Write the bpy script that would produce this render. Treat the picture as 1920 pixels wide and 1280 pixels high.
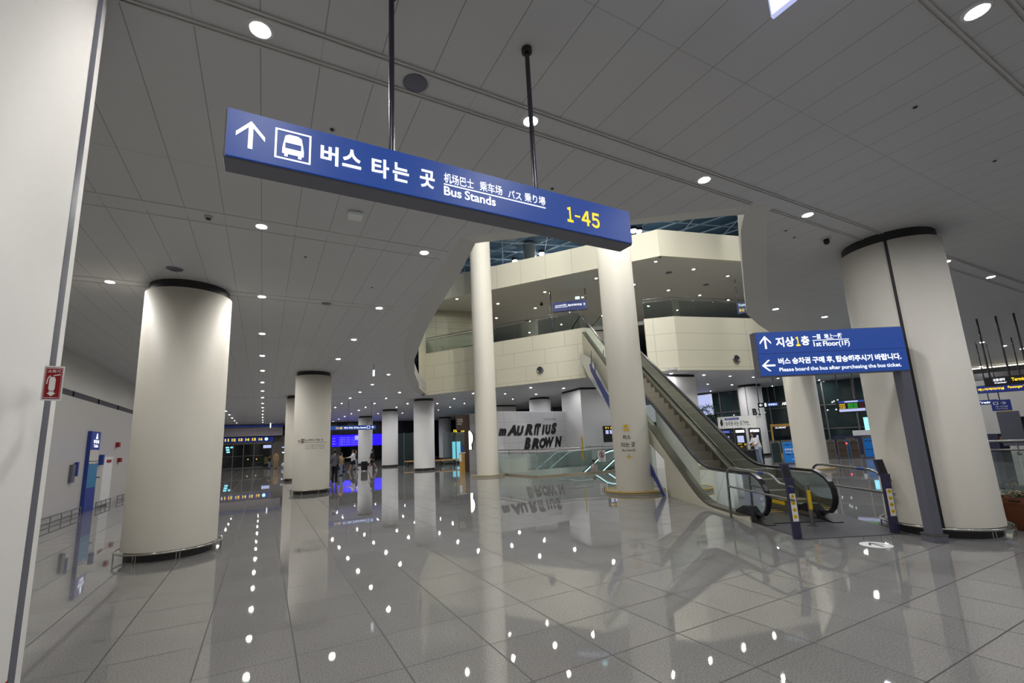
import bpy, math, random
from mathutils import Vector, Matrix
from mathutils.geometry import tessellate_polygon
PI = math.pi
random.seed(7)
for o in list(bpy.data.objects):
    bpy.data.objects.remove(o)
SC = bpy.context.scene
COL = SC.collection

# ------------------------------------------------------------------ camera
cam_d = bpy.data.cameras.new('camera')
cam_d.sensor_fit = 'HORIZONTAL'
cam_d.sensor_width = 36.0
cam_d.lens = 842.07 / 1920 * 36.0
cam_d.shift_x = (960 - 938.08) / 1920
cam_d.shift_y = (679.37 - 640) / 1920
cam_d.clip_end = 400
cam = bpy.data.objects.new('camera', cam_d)
COL.objects.link(cam)
YAW, PITCH, ROLL = 0.4864, 0.1743, -0.0436
def cam_matrix(a, b, c):
    ca, sa, cb, sb, cc, sc = math.cos(a), math.sin(a), math.cos(b), math.sin(b), math.cos(c), math.sin(c)
    ry = Matrix(((ca, -sa, 0), (sa, ca, 0), (0, 0, 1)))
    base = Matrix(((1, 0, 0), (0, 0, -1), (0, 1, 0)))
    rp = Matrix(((1, 0, 0), (0, cb, sb), (0, -sb, cb)))
    rr = Matrix(((cc, -sc, 0), (sc, cc, 0), (0, 0, 1)))
    m = rr @ rp @ base @ ry            # world to (right, down, forward)
    r, d, f = m[0], m[1], m[2]
    return Matrix(((r[0], -d[0], -f[0], 0), (r[1], -d[1], -f[1], 0), (r[2], -d[2], -f[2], 1.65), (0, 0, 0, 1)))
cam.matrix_world = cam_matrix(YAW, PITCH, ROLL)
SC.camera = cam

# ------------------------------------------------------------------ world and exposure
w = bpy.data.worlds.new('night')
SC.world = w
w.use_nodes = True
w.node_tree.nodes['Background'].inputs[0].default_value = (0.10, 0.16, 0.28, 1)
w.node_tree.nodes['Background'].inputs[1].default_value = 0.12
SC.view_settings.view_transform = 'Standard'
SC.view_settings.look = 'None'
SC.view_settings.gamma = 1
SC.view_settings.use_curve_mapping = False
SC.view_settings.exposure = 0.42
LAMP = 440.0         # radiance of the ceiling downlights
SC.cycles.sample_clamp_indirect = 6.0
SC.cycles.max_bounces = 8
SC.cycles.diffuse_bounces = 4

# ------------------------------------------------------------------ materials
def srgb(r, g, b):
    f = lambda v: (v / 255 / 12.92) if v <= 10 else ((v / 255 + 0.055) / 1.055) ** 2.4
    return (f(r), f(g), f(b), 1)
def mat(name, col, rough=0.5, metal=0.0, emis=None, es=1.0, bump=0, noise=0, nscale=40, alpha=None, trans=0, spec=0.5):
    m = bpy.data.materials.new(name)
    m.use_nodes = True
    nt = m.node_tree
    b = nt.nodes['Principled BSDF']
    b.inputs['Base Color'].default_value = col
    b.inputs['Roughness'].default_value = rough
    b.inputs['Metallic'].default_value = metal
    b.inputs['Specular IOR Level'].default_value = spec
    if emis:
        b.inputs['Emission Color'].default_value = emis
        b.inputs['Emission Strength'].default_value = es
    if trans:
        b.inputs['Transmission Weight'].default_value = trans
    if noise or bump:
        tc = nt.nodes.new('ShaderNodeTexCoord')
        n = nt.nodes.new('ShaderNodeTexNoise')
        n.inputs['Scale'].default_value = nscale
        n.inputs['Detail'].default_value = 4
        nt.links.new(tc.outputs['Object'], n.inputs['Vector'])
        if noise:
            mx = nt.nodes.new('ShaderNodeMix')
            mx.data_type = 'RGBA'
            mx.inputs[6].default_value = tuple(c * (1 - noise) for c in col[:3]) + (1,)
            mx.inputs[7].default_value = tuple(min(1, c * (1 + noise)) for c in col[:3]) + (1,)
            nt.links.new(n.outputs['Fac'], mx.inputs[0])
            nt.links.new(mx.outputs[2], b.inputs['Base Color'])
        if bump:
            bp = nt.nodes.new('ShaderNodeBump')
            bp.inputs['Strength'].default_value = bump
            bp.inputs['Distance'].default_value = 0.01
            nt.links.new(n.outputs['Fac'], bp.inputs['Height'])
            nt.links.new(bp.outputs[0], b.inputs['Normal'])
    return m
def glass(name, tint, mixf=0.12, rough=0.02):
    m = bpy.data.materials.new(name)
    m.use_nodes = True
    nt = m.node_tree
    nt.nodes.remove(nt.nodes['Principled BSDF'])
    out = nt.nodes['Material Output']
    t = nt.nodes.new('ShaderNodeBsdfTransparent')
    t.inputs[0].default_value = tint
    g = nt.nodes.new('ShaderNodeBsdfGlossy')
    g.inputs['Color'].default_value = (0.85, 0.95, 0.95, 1)
    g.inputs['Roughness'].default_value = rough
    fr = nt.nodes.new('ShaderNodeFresnel')
    fr.inputs[0].default_value = 1.5
    ad = nt.nodes.new('ShaderNodeMath')
    ad.operation = 'ADD'
    ad.inputs[1].default_value = mixf * 0.3
    nt.links.new(fr.outputs[0], ad.inputs[0])
    mx = nt.nodes.new('ShaderNodeMixShader')
    nt.links.new(ad.outputs[0], mx.inputs[0])
    nt.links.new(t.outputs[0], mx.inputs[1])
    nt.links.new(g.outputs[0], mx.inputs[2])
    nt.links.new(mx.outputs[0], out.inputs[0])
    return m
def vmath(nt, op, a, b=None, c=None):
    n = nt.nodes.new('ShaderNodeMath')
    n.operation = op
    for i, v in enumerate((a, b, c)):
        if v is None: continue
        if isinstance(v, (int, float)): n.inputs[i].default_value = v
        else: nt.links.new(v, n.inputs[i])
    return n.outputs[0]
def line_mask(nt, coord, period, offset, width):
    """1 on thin lines at offset + k*period"""
    a = vmath(nt, 'SUBTRACT', coord, offset)
    a = vmath(nt, 'DIVIDE', a, period)
    a = vmath(nt, 'ADD', a, 0.5)
    fr = vmath(nt, 'FRACT', a)
    d = vmath(nt, 'SUBTRACT', fr, 0.5)
    d = vmath(nt, 'ABSOLUTE', d)
    return vmath(nt, 'LESS_THAN', d, width / period / 2)
def floor_mat():
    m = mat('polished_granite', srgb(168, 163, 155), 0.09)
    nt = m.node_tree
    b = nt.nodes['Principled BSDF']
    geo = nt.nodes.new('ShaderNodeNewGeometry')
    sep = nt.nodes.new('ShaderNodeSeparateXYZ')
    nt.links.new(geo.outputs['Position'], sep.inputs[0])
    lx = line_mask(nt, sep.outputs[0], 0.7135, 0.31, 0.011)
    ly = line_mask(nt, sep.outputs[1], 0.69, 3.0, 0.011)
    ln = vmath(nt, 'MAXIMUM', lx, ly)
    # per-slab tone
    fx = vmath(nt, 'FLOOR', vmath(nt, 'DIVIDE', vmath(nt, 'SUBTRACT', sep.outputs[0], 0.31), 0.7135))
    fy = vmath(nt, 'FLOOR', vmath(nt, 'DIVIDE', vmath(nt, 'SUBTRACT', sep.outputs[1], 3.0), 0.69))
    cb = nt.nodes.new('ShaderNodeCombineXYZ')
    nt.links.new(fx, cb.inputs[0]); nt.links.new(fy, cb.inputs[1])
    wn = nt.nodes.new('ShaderNodeTexWhiteNoise')
    wn.noise_dimensions = '3D'
    nt.links.new(cb.outputs[0], wn.inputs['Vector'])
    n1 = nt.nodes.new('ShaderNodeTexNoise'); n1.inputs['Scale'].default_value = 75; n1.inputs['Detail'].default_value = 5; n1.inputs['Roughness'].default_value = 0.75
    n2 = nt.nodes.new('ShaderNodeTexNoise'); n2.inputs['Scale'].default_value = 1.1; n2.inputs['Detail'].default_value = 3
    n3 = nt.nodes.new('ShaderNodeTexVoronoi'); n3.inputs['Scale'].default_value = 130
    for n in (n1, n2, n3): nt.links.new(geo.outputs['Position'], n.inputs['Vector'])
    v = vmath(nt, 'MULTIPLY_ADD', n1.outputs[0], 2.4, -0.2)
    v = vmath(nt, 'ADD', v, vmath(nt, 'MULTIPLY', n3.outputs['Distance'], 0.16))
    v = vmath(nt, 'MULTIPLY', v, vmath(nt, 'MULTIPLY_ADD', wn.outputs['Value'], 0.10, 0.90))
    v = vmath(nt, 'MULTIPLY', v, vmath(nt, 'MULTIPLY_ADD', n2.outputs[0], 0.22, 0.84))
    v = vmath(nt, 'MULTIPLY', v, vmath(nt, 'SUBTRACT', 1.0, vmath(nt, 'MULTIPLY', ln, 0.85)))
    vc = nt.nodes.new('ShaderNodeVectorMath'); vc.operation = 'SCALE'
    vc.inputs[0].default_value = srgb(134, 133, 132)[:3]
    nt.links.new(v, vc.inputs['Scale'])
    nt.links.new(vc.outputs[0], b.inputs['Base Color'])
    r = vmath(nt, 'ADD', vmath(nt, 'MULTIPLY_ADD', n2.outputs[0], 0.012, 0.012), vmath(nt, 'MULTIPLY', ln, 0.5))
    nt.links.new(r, b.inputs['Roughness'])
    b.inputs['IOR'].default_value = 1.6
    bp = nt.nodes.new('ShaderNodeBump'); bp.inputs['Strength'].default_value = 0.012; bp.inputs['Distance'].default_value = 0.002
    nt.links.new(n1.outputs[0], bp.inputs['Height'])
    nt.links.new(bp.outputs[0], b.inputs['Normal'])
    return m
def ceiling_mat():
    m = mat('ceiling_panel', srgb(205, 204, 202), 0.55)
    nt = m.node_tree
    b = nt.nodes['Principled BSDF']
    geo = nt.nodes.new('ShaderNodeNewGeometry')
    sep = nt.nodes.new('ShaderNodeSeparateXYZ')
    nt.links.new(geo.outputs['Position'], sep.inputs[0])
    x, y = sep.outputs[0], sep.outputs[1]
    lx = line_mask(nt, x, 0.432, -0.15, 0.008)
    # joints only in the runs between the light bands: shift every 3.3 m
    cut = line_mask(nt, y, 3.29, 3.305, 0.27)
    lx = vmath(nt, 'MULTIPLY', lx, vmath(nt, 'SUBTRACT', 1.0, vmath(nt, 'MULTIPLY', cut, 0.6)))
    lx = vmath(nt, 'MULTIPLY', lx, vmath(nt, 'LESS_THAN', y, 30))
    ly = line_mask(nt, y, 3.29, 2.085, 0.012)
    ly2 = vmath(nt, 'LESS_THAN', vmath(nt, 'ABSOLUTE', vmath(nt, 'SUBTRACT', y, 29.3)), 0.06)
    ly = vmath(nt, 'MULTIPLY', ly, 0.35)
    ln = vmath(nt, 'MAXIMUM', vmath(nt, 'MAXIMUM', lx, ly), ly2)
    n2 = nt.nodes.new('ShaderNodeTexNoise'); n2.inputs['Scale'].default_value = 0.9; n2.inputs['Detail'].default_value = 3
    nt.links.new(geo.outputs['Position'], n2.inputs['Vector'])
    v = vmath(nt, 'MULTIPLY', vmath(nt, 'MULTIPLY_ADD', n2.outputs[0], 0.1, 0.95), vmath(nt, 'SUBTRACT', 1.0, vmath(nt, 'MULTIPLY', ln, 0.5)))
    vc = nt.nodes.new('ShaderNodeVectorMath'); vc.operation = 'SCALE'
    vc.inputs[0].default_value = srgb(204, 204, 206)[:3]
    nt.links.new(v, vc.inputs['Scale'])
    nt.links.new(vc.outputs[0], b.inputs['Base Color'])
    return m
def panel_mat(name, col, pu, pz, oz, du, ou=0.0, wd=0.02, dark=0.35, rough=0.45, stagger=0.0):
    """cladding with joints: pu along direction du, pz vertically"""
    m = mat(name, col, rough)
    nt = m.node_tree
    b = nt.nodes['Principled BSDF']
    geo = nt.nodes.new('ShaderNodeNewGeometry')
    sep = nt.nodes.new('ShaderNodeSeparateXYZ')
    nt.links.new(geo.outputs['Position'], sep.inputs[0])
    u = vmath(nt, 'ADD', vmath(nt, 'MULTIPLY', sep.outputs[0], du[0]), vmath(nt, 'MULTIPLY', sep.outputs[1], du[1]))
    z = sep.outputs[2]
    if stagger:
        row = vmath(nt, 'FLOOR', vmath(nt, 'DIVIDE', vmath(nt, 'SUBTRACT', z, oz), pz))
        u = vmath(nt, 'ADD', u, vmath(nt, 'MULTIPLY', row, stagger))
    ln = line_mask(nt, u, pu, ou, wd)
    if pz: ln = vmath(nt, 'MAXIMUM', ln, line_mask(nt, z, pz, oz, wd))
    v = vmath(nt, 'SUBTRACT', 1.0, vmath(nt, 'MULTIPLY', ln, dark))
    vc = nt.nodes.new('ShaderNodeVectorMath'); vc.operation = 'SCALE'
    vc.inputs[0].default_value = col[:3]
    nt.links.new(v, vc.inputs['Scale'])
    nt.links.new(vc.outputs[0], b.inputs['Base Color'])
    return m
def emat(name, col, s=1.0):
    return mat(name, (0.02, 0.02, 0.02, 1), 0.4, emis=col, es=s)

M = dict(
    floor=floor_mat(), ceiling=ceiling_mat(),
    column=mat('column_paint', srgb(226, 221, 210), 0.6, noise=0.03, nscale=25),
    column2=mat('column_paint_cool', srgb(226, 224, 222), 0.6, noise=0.02, nscale=25),
    soffit=mat('soffit_paint', srgb(200, 199, 196), 0.5),
    dark=mat('dark_recess', srgb(38, 36, 38), 0.5),
    black=mat('black_plastic', srgb(14, 14, 17), 0.4),
    chrome=mat('brushed_steel', srgb(190, 188, 182), 0.22, 1.0),
    steel=mat('satin_steel', srgb(150, 150, 150), 0.3, 1.0),
    pole=mat('pole_paint', srgb(84, 84, 92), 0.25, 0.8),
    signgrey=mat('sign_casing_grey', srgb(88, 88, 96), 0.45, 0.3),
    signunder=mat('sign_casing_dark', srgb(112, 112, 122), 0.5, 0.2),
    postgrey=mat('post_grey', srgb(104, 105, 118), 0.45, 0.1),
    kiosk=mat('charcoal_blue_steel', srgb(58, 58, 86), 0.4, 0.2),
    wall=mat('white_wall', srgb(214, 212, 206), 0.5, noise=0.02, nscale=3),
    wallslot=mat('slot_grey', srgb(72, 70, 78), 0.6),
    cream=mat('cream_cladding', srgb(220, 216, 196), 0.45),
    rubber=mat('handrail_rubber', srgb(22, 23, 32), 0.3),
    step=mat('step_metal', srgb(134, 128, 117), 0.45, 0.1, noise=0.1, nscale=60),
    stepriser=mat('step_riser', srgb(92, 85, 72), 0.5, 0.3),
    skirt=mat('skirt_metal', srgb(112, 106, 94), 0.3, 0.5),
    plate=mat('floor_plate', srgb(84, 85, 90), 0.3, 0.5, noise=0.15, nscale=120),
    mat=mat('entrance_mat', srgb(70, 70, 76), 0.55, noise=0.25, nscale=200),
    yellow=mat('yellow_paint', srgb(232, 190, 20), 0.5),
    white=mat('white_paint', srgb(235, 235, 235), 0.5),
    blackink=mat('black_ink', srgb(22, 21, 24), 0.5),
    greyink=mat('grey_ink', srgb(70, 68, 70), 0.5),
    blueink=mat('blue_ink', srgb(44, 66, 150), 0.5),
    red=mat('red_paint', srgb(150, 10, 20), 0.4),
    bluegate=mat('blue_gate_panel', srgb(10, 105, 185), 0.4, emis=srgb(10, 95, 170), es=0.15),
    stone=mat('stone_curb', srgb(150, 140, 118), 0.4, noise=0.15, nscale=60),
    wood=mat('bench_wood', srgb(190, 145, 70), 0.5, noise=0.15, nscale=8),
    pot=mat('terracotta', srgb(116, 64, 36), 0.6, noise=0.12, nscale=15),
    soil=mat('soil', srgb(40, 30, 24), 0.9),
    leaf=mat('leaf', srgb(52, 74, 30), 0.55, noise=0.4, nscale=6),
    leaf2=mat('leaf_dark', srgb(30, 62, 34), 0.55, noise=0.3, nscale=6),
    brown=mat('brown_panel', srgb(78, 62, 54), 0.5),
    facade=mat('dark_facade', srgb(14, 16, 24), 0.4),
    darkglass=mat('night_glass', srgb(10, 22, 28), 0.06, 0.0, noise=0.3, nscale=0.7, spec=0.6),
    tealglass=mat('teal_glass', srgb(40, 54, 56), 0.06, noise=0.35, nscale=0.5),
    frame=mat('grey_frame', srgb(120, 118, 114), 0.4, 0.4),
    roofblue=mat('roof_glass', srgb(62, 92, 118), 0.6, noise=0.35, nscale=0.35),
    truss=mat('truss_paint', srgb(165, 185, 205), 0.5),
    skin=mat('skin', srgb(196, 150, 122), 0.55),
    hair=mat('hair', srgb(20, 17, 17), 0.5),
    grey_cloth=mat('grey_cloth', srgb(96, 98, 108), 0.85),
    black_cloth=mat('black_cloth', srgb(18, 18, 24), 0.85),
    white_cloth=mat('white_cloth', srgb(214, 214, 220), 0.85),
    tan_cloth=mat('tan_cloth', srgb(168, 138, 96), 0.85),
    pink_cloth=mat('pink_cloth', srgb(214, 180, 178), 0.85),
    denim=mat('denim', srgb(120, 135, 160), 0.85),
    glass=glass('clear_glass', (0.88, 0.94, 0.92, 1), 0.0),
    railglass=glass('green_tinted_glass', (0.66, 0.75, 0.72, 1), 0.3),
    frost=mat('frosted_glass', srgb(190, 198, 200), 0.3, trans=0.5),
    e_white=emat('lit_white', (0.88, 0.92, 1.0, 1), 1.15),
    e_blue=emat('lit_blue', srgb(20, 64, 146), 0.68),
    e_yellow=emat('lit_yellow', (1.0, 0.66, 0.02, 1), 1.0),
    e_navy=emat('lit_navy', srgb(16, 34, 100), 0.8),
    e_led=emat('led_blue', (0.012, 0.0, 1.0, 1), 1.3),
    e_ledtext=emat('led_text', (0.25, 0.22, 1.0, 1), 1.4),
    e_cyan=emat('lit_cyan', (0.25, 0.75, 1.0, 1), 1.3),
    e_cyan2=emat('lit_pale_cyan', (0.45, 0.95, 0.95, 1), 1.6),
    e_green=emat('lit_green', (0.02, 0.7, 0.25, 1), 1.2),
    e_leaf=emat('text_green', (0.05, 0.6, 0.05, 1), 1.0),
    e_red=emat('lit_red', (1.0, 0.05, 0.05, 1), 2.0),
    e_screen=emat('screen_lilac', (0.45, 0.5, 0.8, 1), 0.8),
    e_orange=emat('lit_orange', (1.0, 0.45, 0.12, 1), 2.0),
    e_cove=emat('cove_light', (1.0, 0.93, 0.72, 1), 1.6),
    e_strip=emat('escalator_strip_light', (0.6, 1.0, 1.0, 1), 1.8),
    e_logo=emat('logo_light', (1.0, 1.0, 1.0, 1), 2.2),
    e_lamp=emat('downlight_lens', (1.0, 0.975, 0.93, 1), LAMP),
    e_lamp2=emat('downlight_lens_cool', (0.96, 0.97, 1.0, 1), LAMP),
    e_lampup=emat('upper_downlight_lens', (1.0, 0.97, 0.88, 1), LAMP * 1.0),
    e_spot=emat('high_spot_lens', (0.95, 0.97, 1.0, 1), 60),
)
M['lwall'] = panel_mat('left_wall_panels', srgb(206, 204, 198), 5.0, 0, 0, (0, 1), 1.2, 0.01, 0.12, 0.3)

# ------------------------------------------------------------------ mesh toolkit
class MB:
    def __init__(s): s.v = []; s.f = []; s.sm = []
    def add(s, vs, fs, smooth=False):
        b = len(s.v)
        s.v += [tuple(v) for v in vs]
        s.f += [tuple(b + i for i in f) for f in fs]
        s.sm += [smooth] * len(fs)
        return s
    def box(s, c, d, rz=0.0, bev=0.0):
        hx, hy, hz = d[0] / 2, d[1] / 2, d[2] / 2
        if bev <= 0:
            pts = [(x, y, z) for z in (-hz, hz) for x, y in ((-hx, -hy), (hx, -hy), (hx, hy), (-hx, hy))]
            fs = [(3, 2, 1, 0), (4, 5, 6, 7), (0, 1, 5, 4), (1, 2, 6, 5), (2, 3, 7, 6), (3, 0, 4, 7)]
        else:
            b = min(bev, hx * .9, hy * .9, hz * .9)
            ring = lambda z, e: [(-hx + e, -hy + e - b * 0, z)] 
            def oct(z, e):
                X, Y = hx - e, hy - e
                return [(-X + b, -Y, z), (X - b, -Y, z), (X, -Y + b, z), (X, Y - b, z), (X - b, Y, z), (-X + b, Y, z), (-X, Y - b, z), (-X, -Y + b, z)]
            pts = oct(-hz, b * .6) + oct(-hz + b, 0) + oct(hz - b, 0) + oct(hz, b * .6)
            fs = [tuple(range(7, -1, -1)), tuple(range(24, 32))]
            for r in range(3):
                for k in range(8):
                    fs.append((r * 8 + k, r * 8 + (k + 1) % 8, r * 8 + 8 + (k + 1) % 8, r * 8 + 8 + k))
        cz, sz = math.cos(rz), math.sin(rz)
        s.add([(c[0] + x * cz - y * sz, c[1] + x * sz + y * cz, c[2] + z) for x, y, z in pts], fs)
        return s
    def obox(s, o, ax, ay, az):
        """box from corner o with edge vectors"""
        o, ax, ay, az = Vector(o), Vector(ax), Vector(ay), Vector(az)
        p = [o, o + ax, o + ax + ay, o + ay]
        s.add(p + [q + az for q in p], [(3, 2, 1, 0), (4, 5, 6, 7), (0, 1, 5, 4), (1, 2, 6, 5), (2, 3, 7, 6), (3, 0, 4, 7)])
        return s
    def prism(s, poly, z0, z1):
        n = len(poly)
        tri = tessellate_polygon([[Vector((p[0], p[1], 0)) for p in poly]])
        vs = [(p[0], p[1], z0) for p in poly] + [(p[0], p[1], z1) for p in poly]
        fs = [t for t in tri] + [tuple(i + n for i in reversed(t)) for t in tri]
        fs += [(i, (i + 1) % n, (i + 1) % n + n, i + n) for i in range(n)]
        s.add(vs, fs)
        return s
    def plate(s, o, du, dz, dn, poly, th):
        """polygon in the plane (du, dz) from origin o, thickness th along -dn (front face at dn side)"""
        o, du, dz, dn = Vector(o), Vector(du), Vector(dz), Vector(dn)
        n = len(poly)
        tri = tessellate_polygon([[Vector((p[0], p[1], 0)) for p in poly]])
        fr = [o + du * p[0] + dz * p[1] for p in poly]
        vs = fr + [p - dn * th for p in fr]
        fs = [t for t in tri] + [tuple(i + n for i in reversed(t)) for t in tri]
        fs += [(i, (i + 1) % n, (i + 1) % n + n, i + n) for i in range(n)]
        s.add(vs, fs)
        return s
    def lathe(s, prof, c=(0, 0, 0), n=48, a0=0.0, a1=2 * PI, smooth=True, rfun=None):
        full = abs(a1 - a0 - 2 * PI) < 1e-6
        m = n if full else n + 1
        vs = []
        for k in range(m):
            a = a0 + (a1 - a0) * k / n
            for r, z in prof:
                rr = r if rfun is None else rfun(a, r)
                vs.append((c[0] + rr * math.cos(a), c[1] + rr * math.sin(a), c[2] + z))
        p = len(prof)
        fs = []
        for k in range(n):
            k2 = (k + 1) % m
            for j in range(p - 1):
                fs.append((k * p + j, k2 * p + j, k2 * p + j + 1, k * p + j + 1))
        s.add(vs, fs, smooth)
        return s
    def cyl(s, c, r, h, n=24, r2=None):
        r2 = r if r2 is None else r2
        s.lathe([(r, 0), (r2, h)], c, n)
        b = len(s.v)
        s.v += [(c[0] + r * math.cos(2 * PI * k / n), c[1] + r * math.sin(2 * PI * k / n), c[2]) for k in range(n)]
        s.v += [(c[0] + r2 * math.cos(2 * PI * k / n), c[1] + r2 * math.sin(2 * PI * k / n), c[2] + h) for k in range(n)]
        s.f += [tuple(b + n - 1 - k for k in range(n)), tuple(b + n + k for k in range(n))]
        s.sm += [False, False]
        return s
    def tube(s, path, r, n=8, closed=False, rs=None):
        path = [Vector(p) for p in path]
        m = len(path)
        up = Vector((0, 0, 1))
        vs = []
        prev = None
        for i, p in enumerate(path):
            if closed: t = path[(i + 1) % m] - path[i - 1]
            else: t = path[min(i + 1, m - 1)] - path[max(i - 1, 0)]
            t.normalize()
            if prev is None:
                a = t.cross(up)
                if a.length < 1e-3: a = t.cross(Vector((1, 0, 0)))
            else:
                a = prev - t * prev.dot(t)
                if a.length < 1e-4: a = t.cross(up)
            a.normalize(); prev = a
            b = t.cross(a)
            rr = rs[i] if rs else r
            for k in range(n):
                an = 2 * PI * k / n
                vs.append(p + (a * math.cos(an) + b * math.sin(an)) * rr)
        fs = []
        for i in range(m if closed else m - 1):
            j = (i + 1) % m
            for k in range(n):
                fs.append((i * n + k, i * n + (k + 1) % n, j * n + (k + 1) % n, j * n + k))
        s.add(vs, fs, True)
        if not closed:
            s.add(vs[:n], [tuple(range(n - 1, -1, -1))])
            s.add(vs[-n:], [tuple(range(n))])
        return s
    def ribbon(s, path, hw, hh, side):
        """rectangular bar along a path; side = horizontal unit vector across it"""
        path = [Vector(p) for p in path]; side = Vector(side); m = len(path)
        vs = []
        for i, p in enumerate(path):
            t = (path[min(i + 1, m - 1)] - path[max(i - 1, 0)]).normalized()
            nrm = side.cross(t).normalized()
            for a, b in ((-1, -1), (1, -1), (1, 1), (-1, 1)):
                vs.append(p + side * hw * a + nrm * hh * b)
        fs = [(0, 1, 2, 3), (4 * m - 1, 4 * m - 2, 4 * m - 3, 4 * m - 4)]
        for i in range(m - 1):
            for k in range(4):
                fs.append((i * 4 + k, i * 4 + 4 + k, i * 4 + 4 + (k + 1) % 4, i * 4 + (k + 1) % 4))
        s.add(vs, fs)
        return s
    def ball(s, c, r, n=12, sc=(1, 1, 1)):
        prof = [(r * math.sin(PI * j / n), -r * math.cos(PI * j / n)) for j in range(n + 1)]
        t = MB(); t.lathe(prof, (0, 0, 0), n * 2)
        s.add([(c[0] + v[0] * sc[0], c[1] + v[1] * sc[1], c[2] + v[2] * sc[2]) for v in t.v], t.f, True)
        return s
    def build(s, name, m, parent=None, **kw):
        me = bpy.data.meshes.new(name)
        me.from_pydata(s.v, [], s.f)
        me.polygons.foreach_set('use_smooth', s.sm)
        me.materials.append(m)
        me.update()
        o = bpy.data.objects.new(name, me)
        COL.objects.link(o)
        if parent is not None: o.parent = parent
        tag(o, **kw)
        return o
def tag(o, label=None, cat=None, group=None, kind=None):
    if label: o['label'] = label
    if cat: o['category'] = cat
    if group: o['group'] = group
    if kind: o['kind'] = kind
    return o
def thing(name, loc, rz, label, cat, group=None):
    o = bpy.data.objects.new(name, None)
    COL.objects.link(o)
    o.location = loc; o.rotation_euler = (0, 0, rz)
    o.empty_display_size = 0.2
    return tag(o, label, cat, group)
def copy_tree(o, loc=None, rz=None, label=None, group=None, parent=None):
    c = o.copy(); COL.objects.link(c)
    if parent is not None: c.parent = parent
    if loc is not None: c.location = loc
    if rz is not None: c.rotation_euler = (0, 0, rz)
    if label: c['label'] = label
    if group: c['group'] = group
    for ch in list(o.children): copy_tree(ch, parent=c)
    return c
TXT = {}
def text_geo(body, bold=0.0, shear=0.0):
    key = (body, bold, shear)
    if key not in TXT:
        cu = bpy.data.curves.new('lettering', 'FONT')
        cu.body = body; cu.offset = bold; cu.shear = shear; cu.resolution_u = 3; cu.space_word = 0.8
        o = bpy.data.objects.new('lettering', cu)
        COL.objects.link(o)
        me = bpy.data.meshes.new_from_object(o)
        vs = [v.co.copy() for v in me.vertices]
        fs = [tuple(p.vertices) for p in me.polygons]
        bpy.data.objects.remove(o); bpy.data.meshes.remove(me)
        x0 = min(v.x for v in vs); x1 = max(v.x for v in vs); y0 = min(v.y for v in vs); y1 = max(v.y for v in vs)
        TXT[key] = ([((v.x - x0) / (x1 - x0), (v.y - y0) / (y1 - y0)) for v in vs], fs)
    return TXT[key]
def text_on(mb, body, o, du, dn, u0, u1, z0, z1, bold=0.0, shear=0.0, cylr=None, slant=0.0):
    """lettering fitted in a box of the sign plane; cylr: wrap round a vertical cylinder (centre o, angle u/r)"""
    vs, fs = text_geo(body, bold, shear)
    out = []
    for x, y in vs:
        u = u0 + (u1 - u0) * x; z = z0 + (z1 - z0) * y + slant * x
        if cylr:
            a = math.atan2(dn[1], dn[0]) + u / cylr
            out.append((o[0] + cylr * math.cos(a), o[1] + cylr * math.sin(a), z))
        else:
            out.append((o[0] + du[0] * u + dn[0] * 0.004, o[1] + du[1] * u + dn[1] * 0.004, z))
    mb.add(out, fs)
    return mb
def shape_on(mb, polys, o, du, dn, u0, u1, z0, z1, lift=0.004, cylr=None):
    for poly in polys:
        tri = tessellate_polygon([[Vector((p[0], p[1], 0)) for p in poly]])
        out = []
        for x, y in poly:
            u = u0 + (u1 - u0) * x; z = z0 + (z1 - z0) * y
            if cylr:
                a = math.atan2(dn[1], dn[0]) + u / cylr
                out.append((o[0] + (cylr + lift * .3) * math.cos(a), o[1] + (cylr + lift * .3) * math.sin(a), z))
            else:
                out.append((o[0] + du[0] * u + dn[0] * lift, o[1] + du[1] * u + dn[1] * lift, z))
        mb.add(out, [tuple(t) for t in tri])
    return mb
ARROW_UP = [[(.5, 1), (1, .52), (1, .36), (.58, .76), (.58, 0), (.42, 0), (.42, .76), (0, .36), (0, .52)]]
ARROW_LEFT = [[(0, .5), (.5, 1), (.66, 1), (.26, .58), (1, .58), (1, .42), (.26, .42), (.66, 0), (.5, 0)]]
BUS = [[(.12, .92), (.3, 1), (.7, 1), (.88, .92), (.95, .62), (.05, .62)], [(.05, .62), (.13, .62), (.13, .36), (.0, .36)], [(.87, .62), (.95, .62), (1, .36), (.87, .36)],
       [(0, .37), (1, .37), (1, .12), (0, .12)], [(.1, .13), (.26, .13), (.26, 0), (.1, 0)], [(.74, .13), (.9, .13), (.9, 0), (.74, 0)]]
def frame_polys(t=.06):
    return [[(0, 0), (1, 0), (1, t), (0, t)], [(0, 1 - t), (1, 1 - t), (1, 1), (0, 1)], [(0, t), (t, t), (t, 1 - t), (0, 1 - t)], [(1 - t, t), (1, t), (1, 1 - t), (1 - t, 1 - t)]]
def ring_polys(r1=.5, r2=.4, n=24):
    out = []
    for k in range(n):
        a, b = 2 * PI * k / n, 2 * PI * (k + 1) / n
        out.append([(.5 + r1 * math.cos(a), .5 + r1 * math.sin(a)), (.5 + r1 * math.cos(b), .5 + r1 * math.sin(b)), (.5 + r2 * math.cos(b), .5 + r2 * math.sin(b)), (.5 + r2 * math.cos(a), .5 + r2 * math.sin(a))])
    return out
def circle(n=24, r=.5): return [(.5 + r * math.cos(2 * PI * k / n), .5 + r * math.sin(2 * PI * k / n)) for k in range(n)]
def unit(x, y):
    l = math.hypot(x, y); return (x / l, y / l, 0)

ZC = 4.75        # hall ceiling
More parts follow.
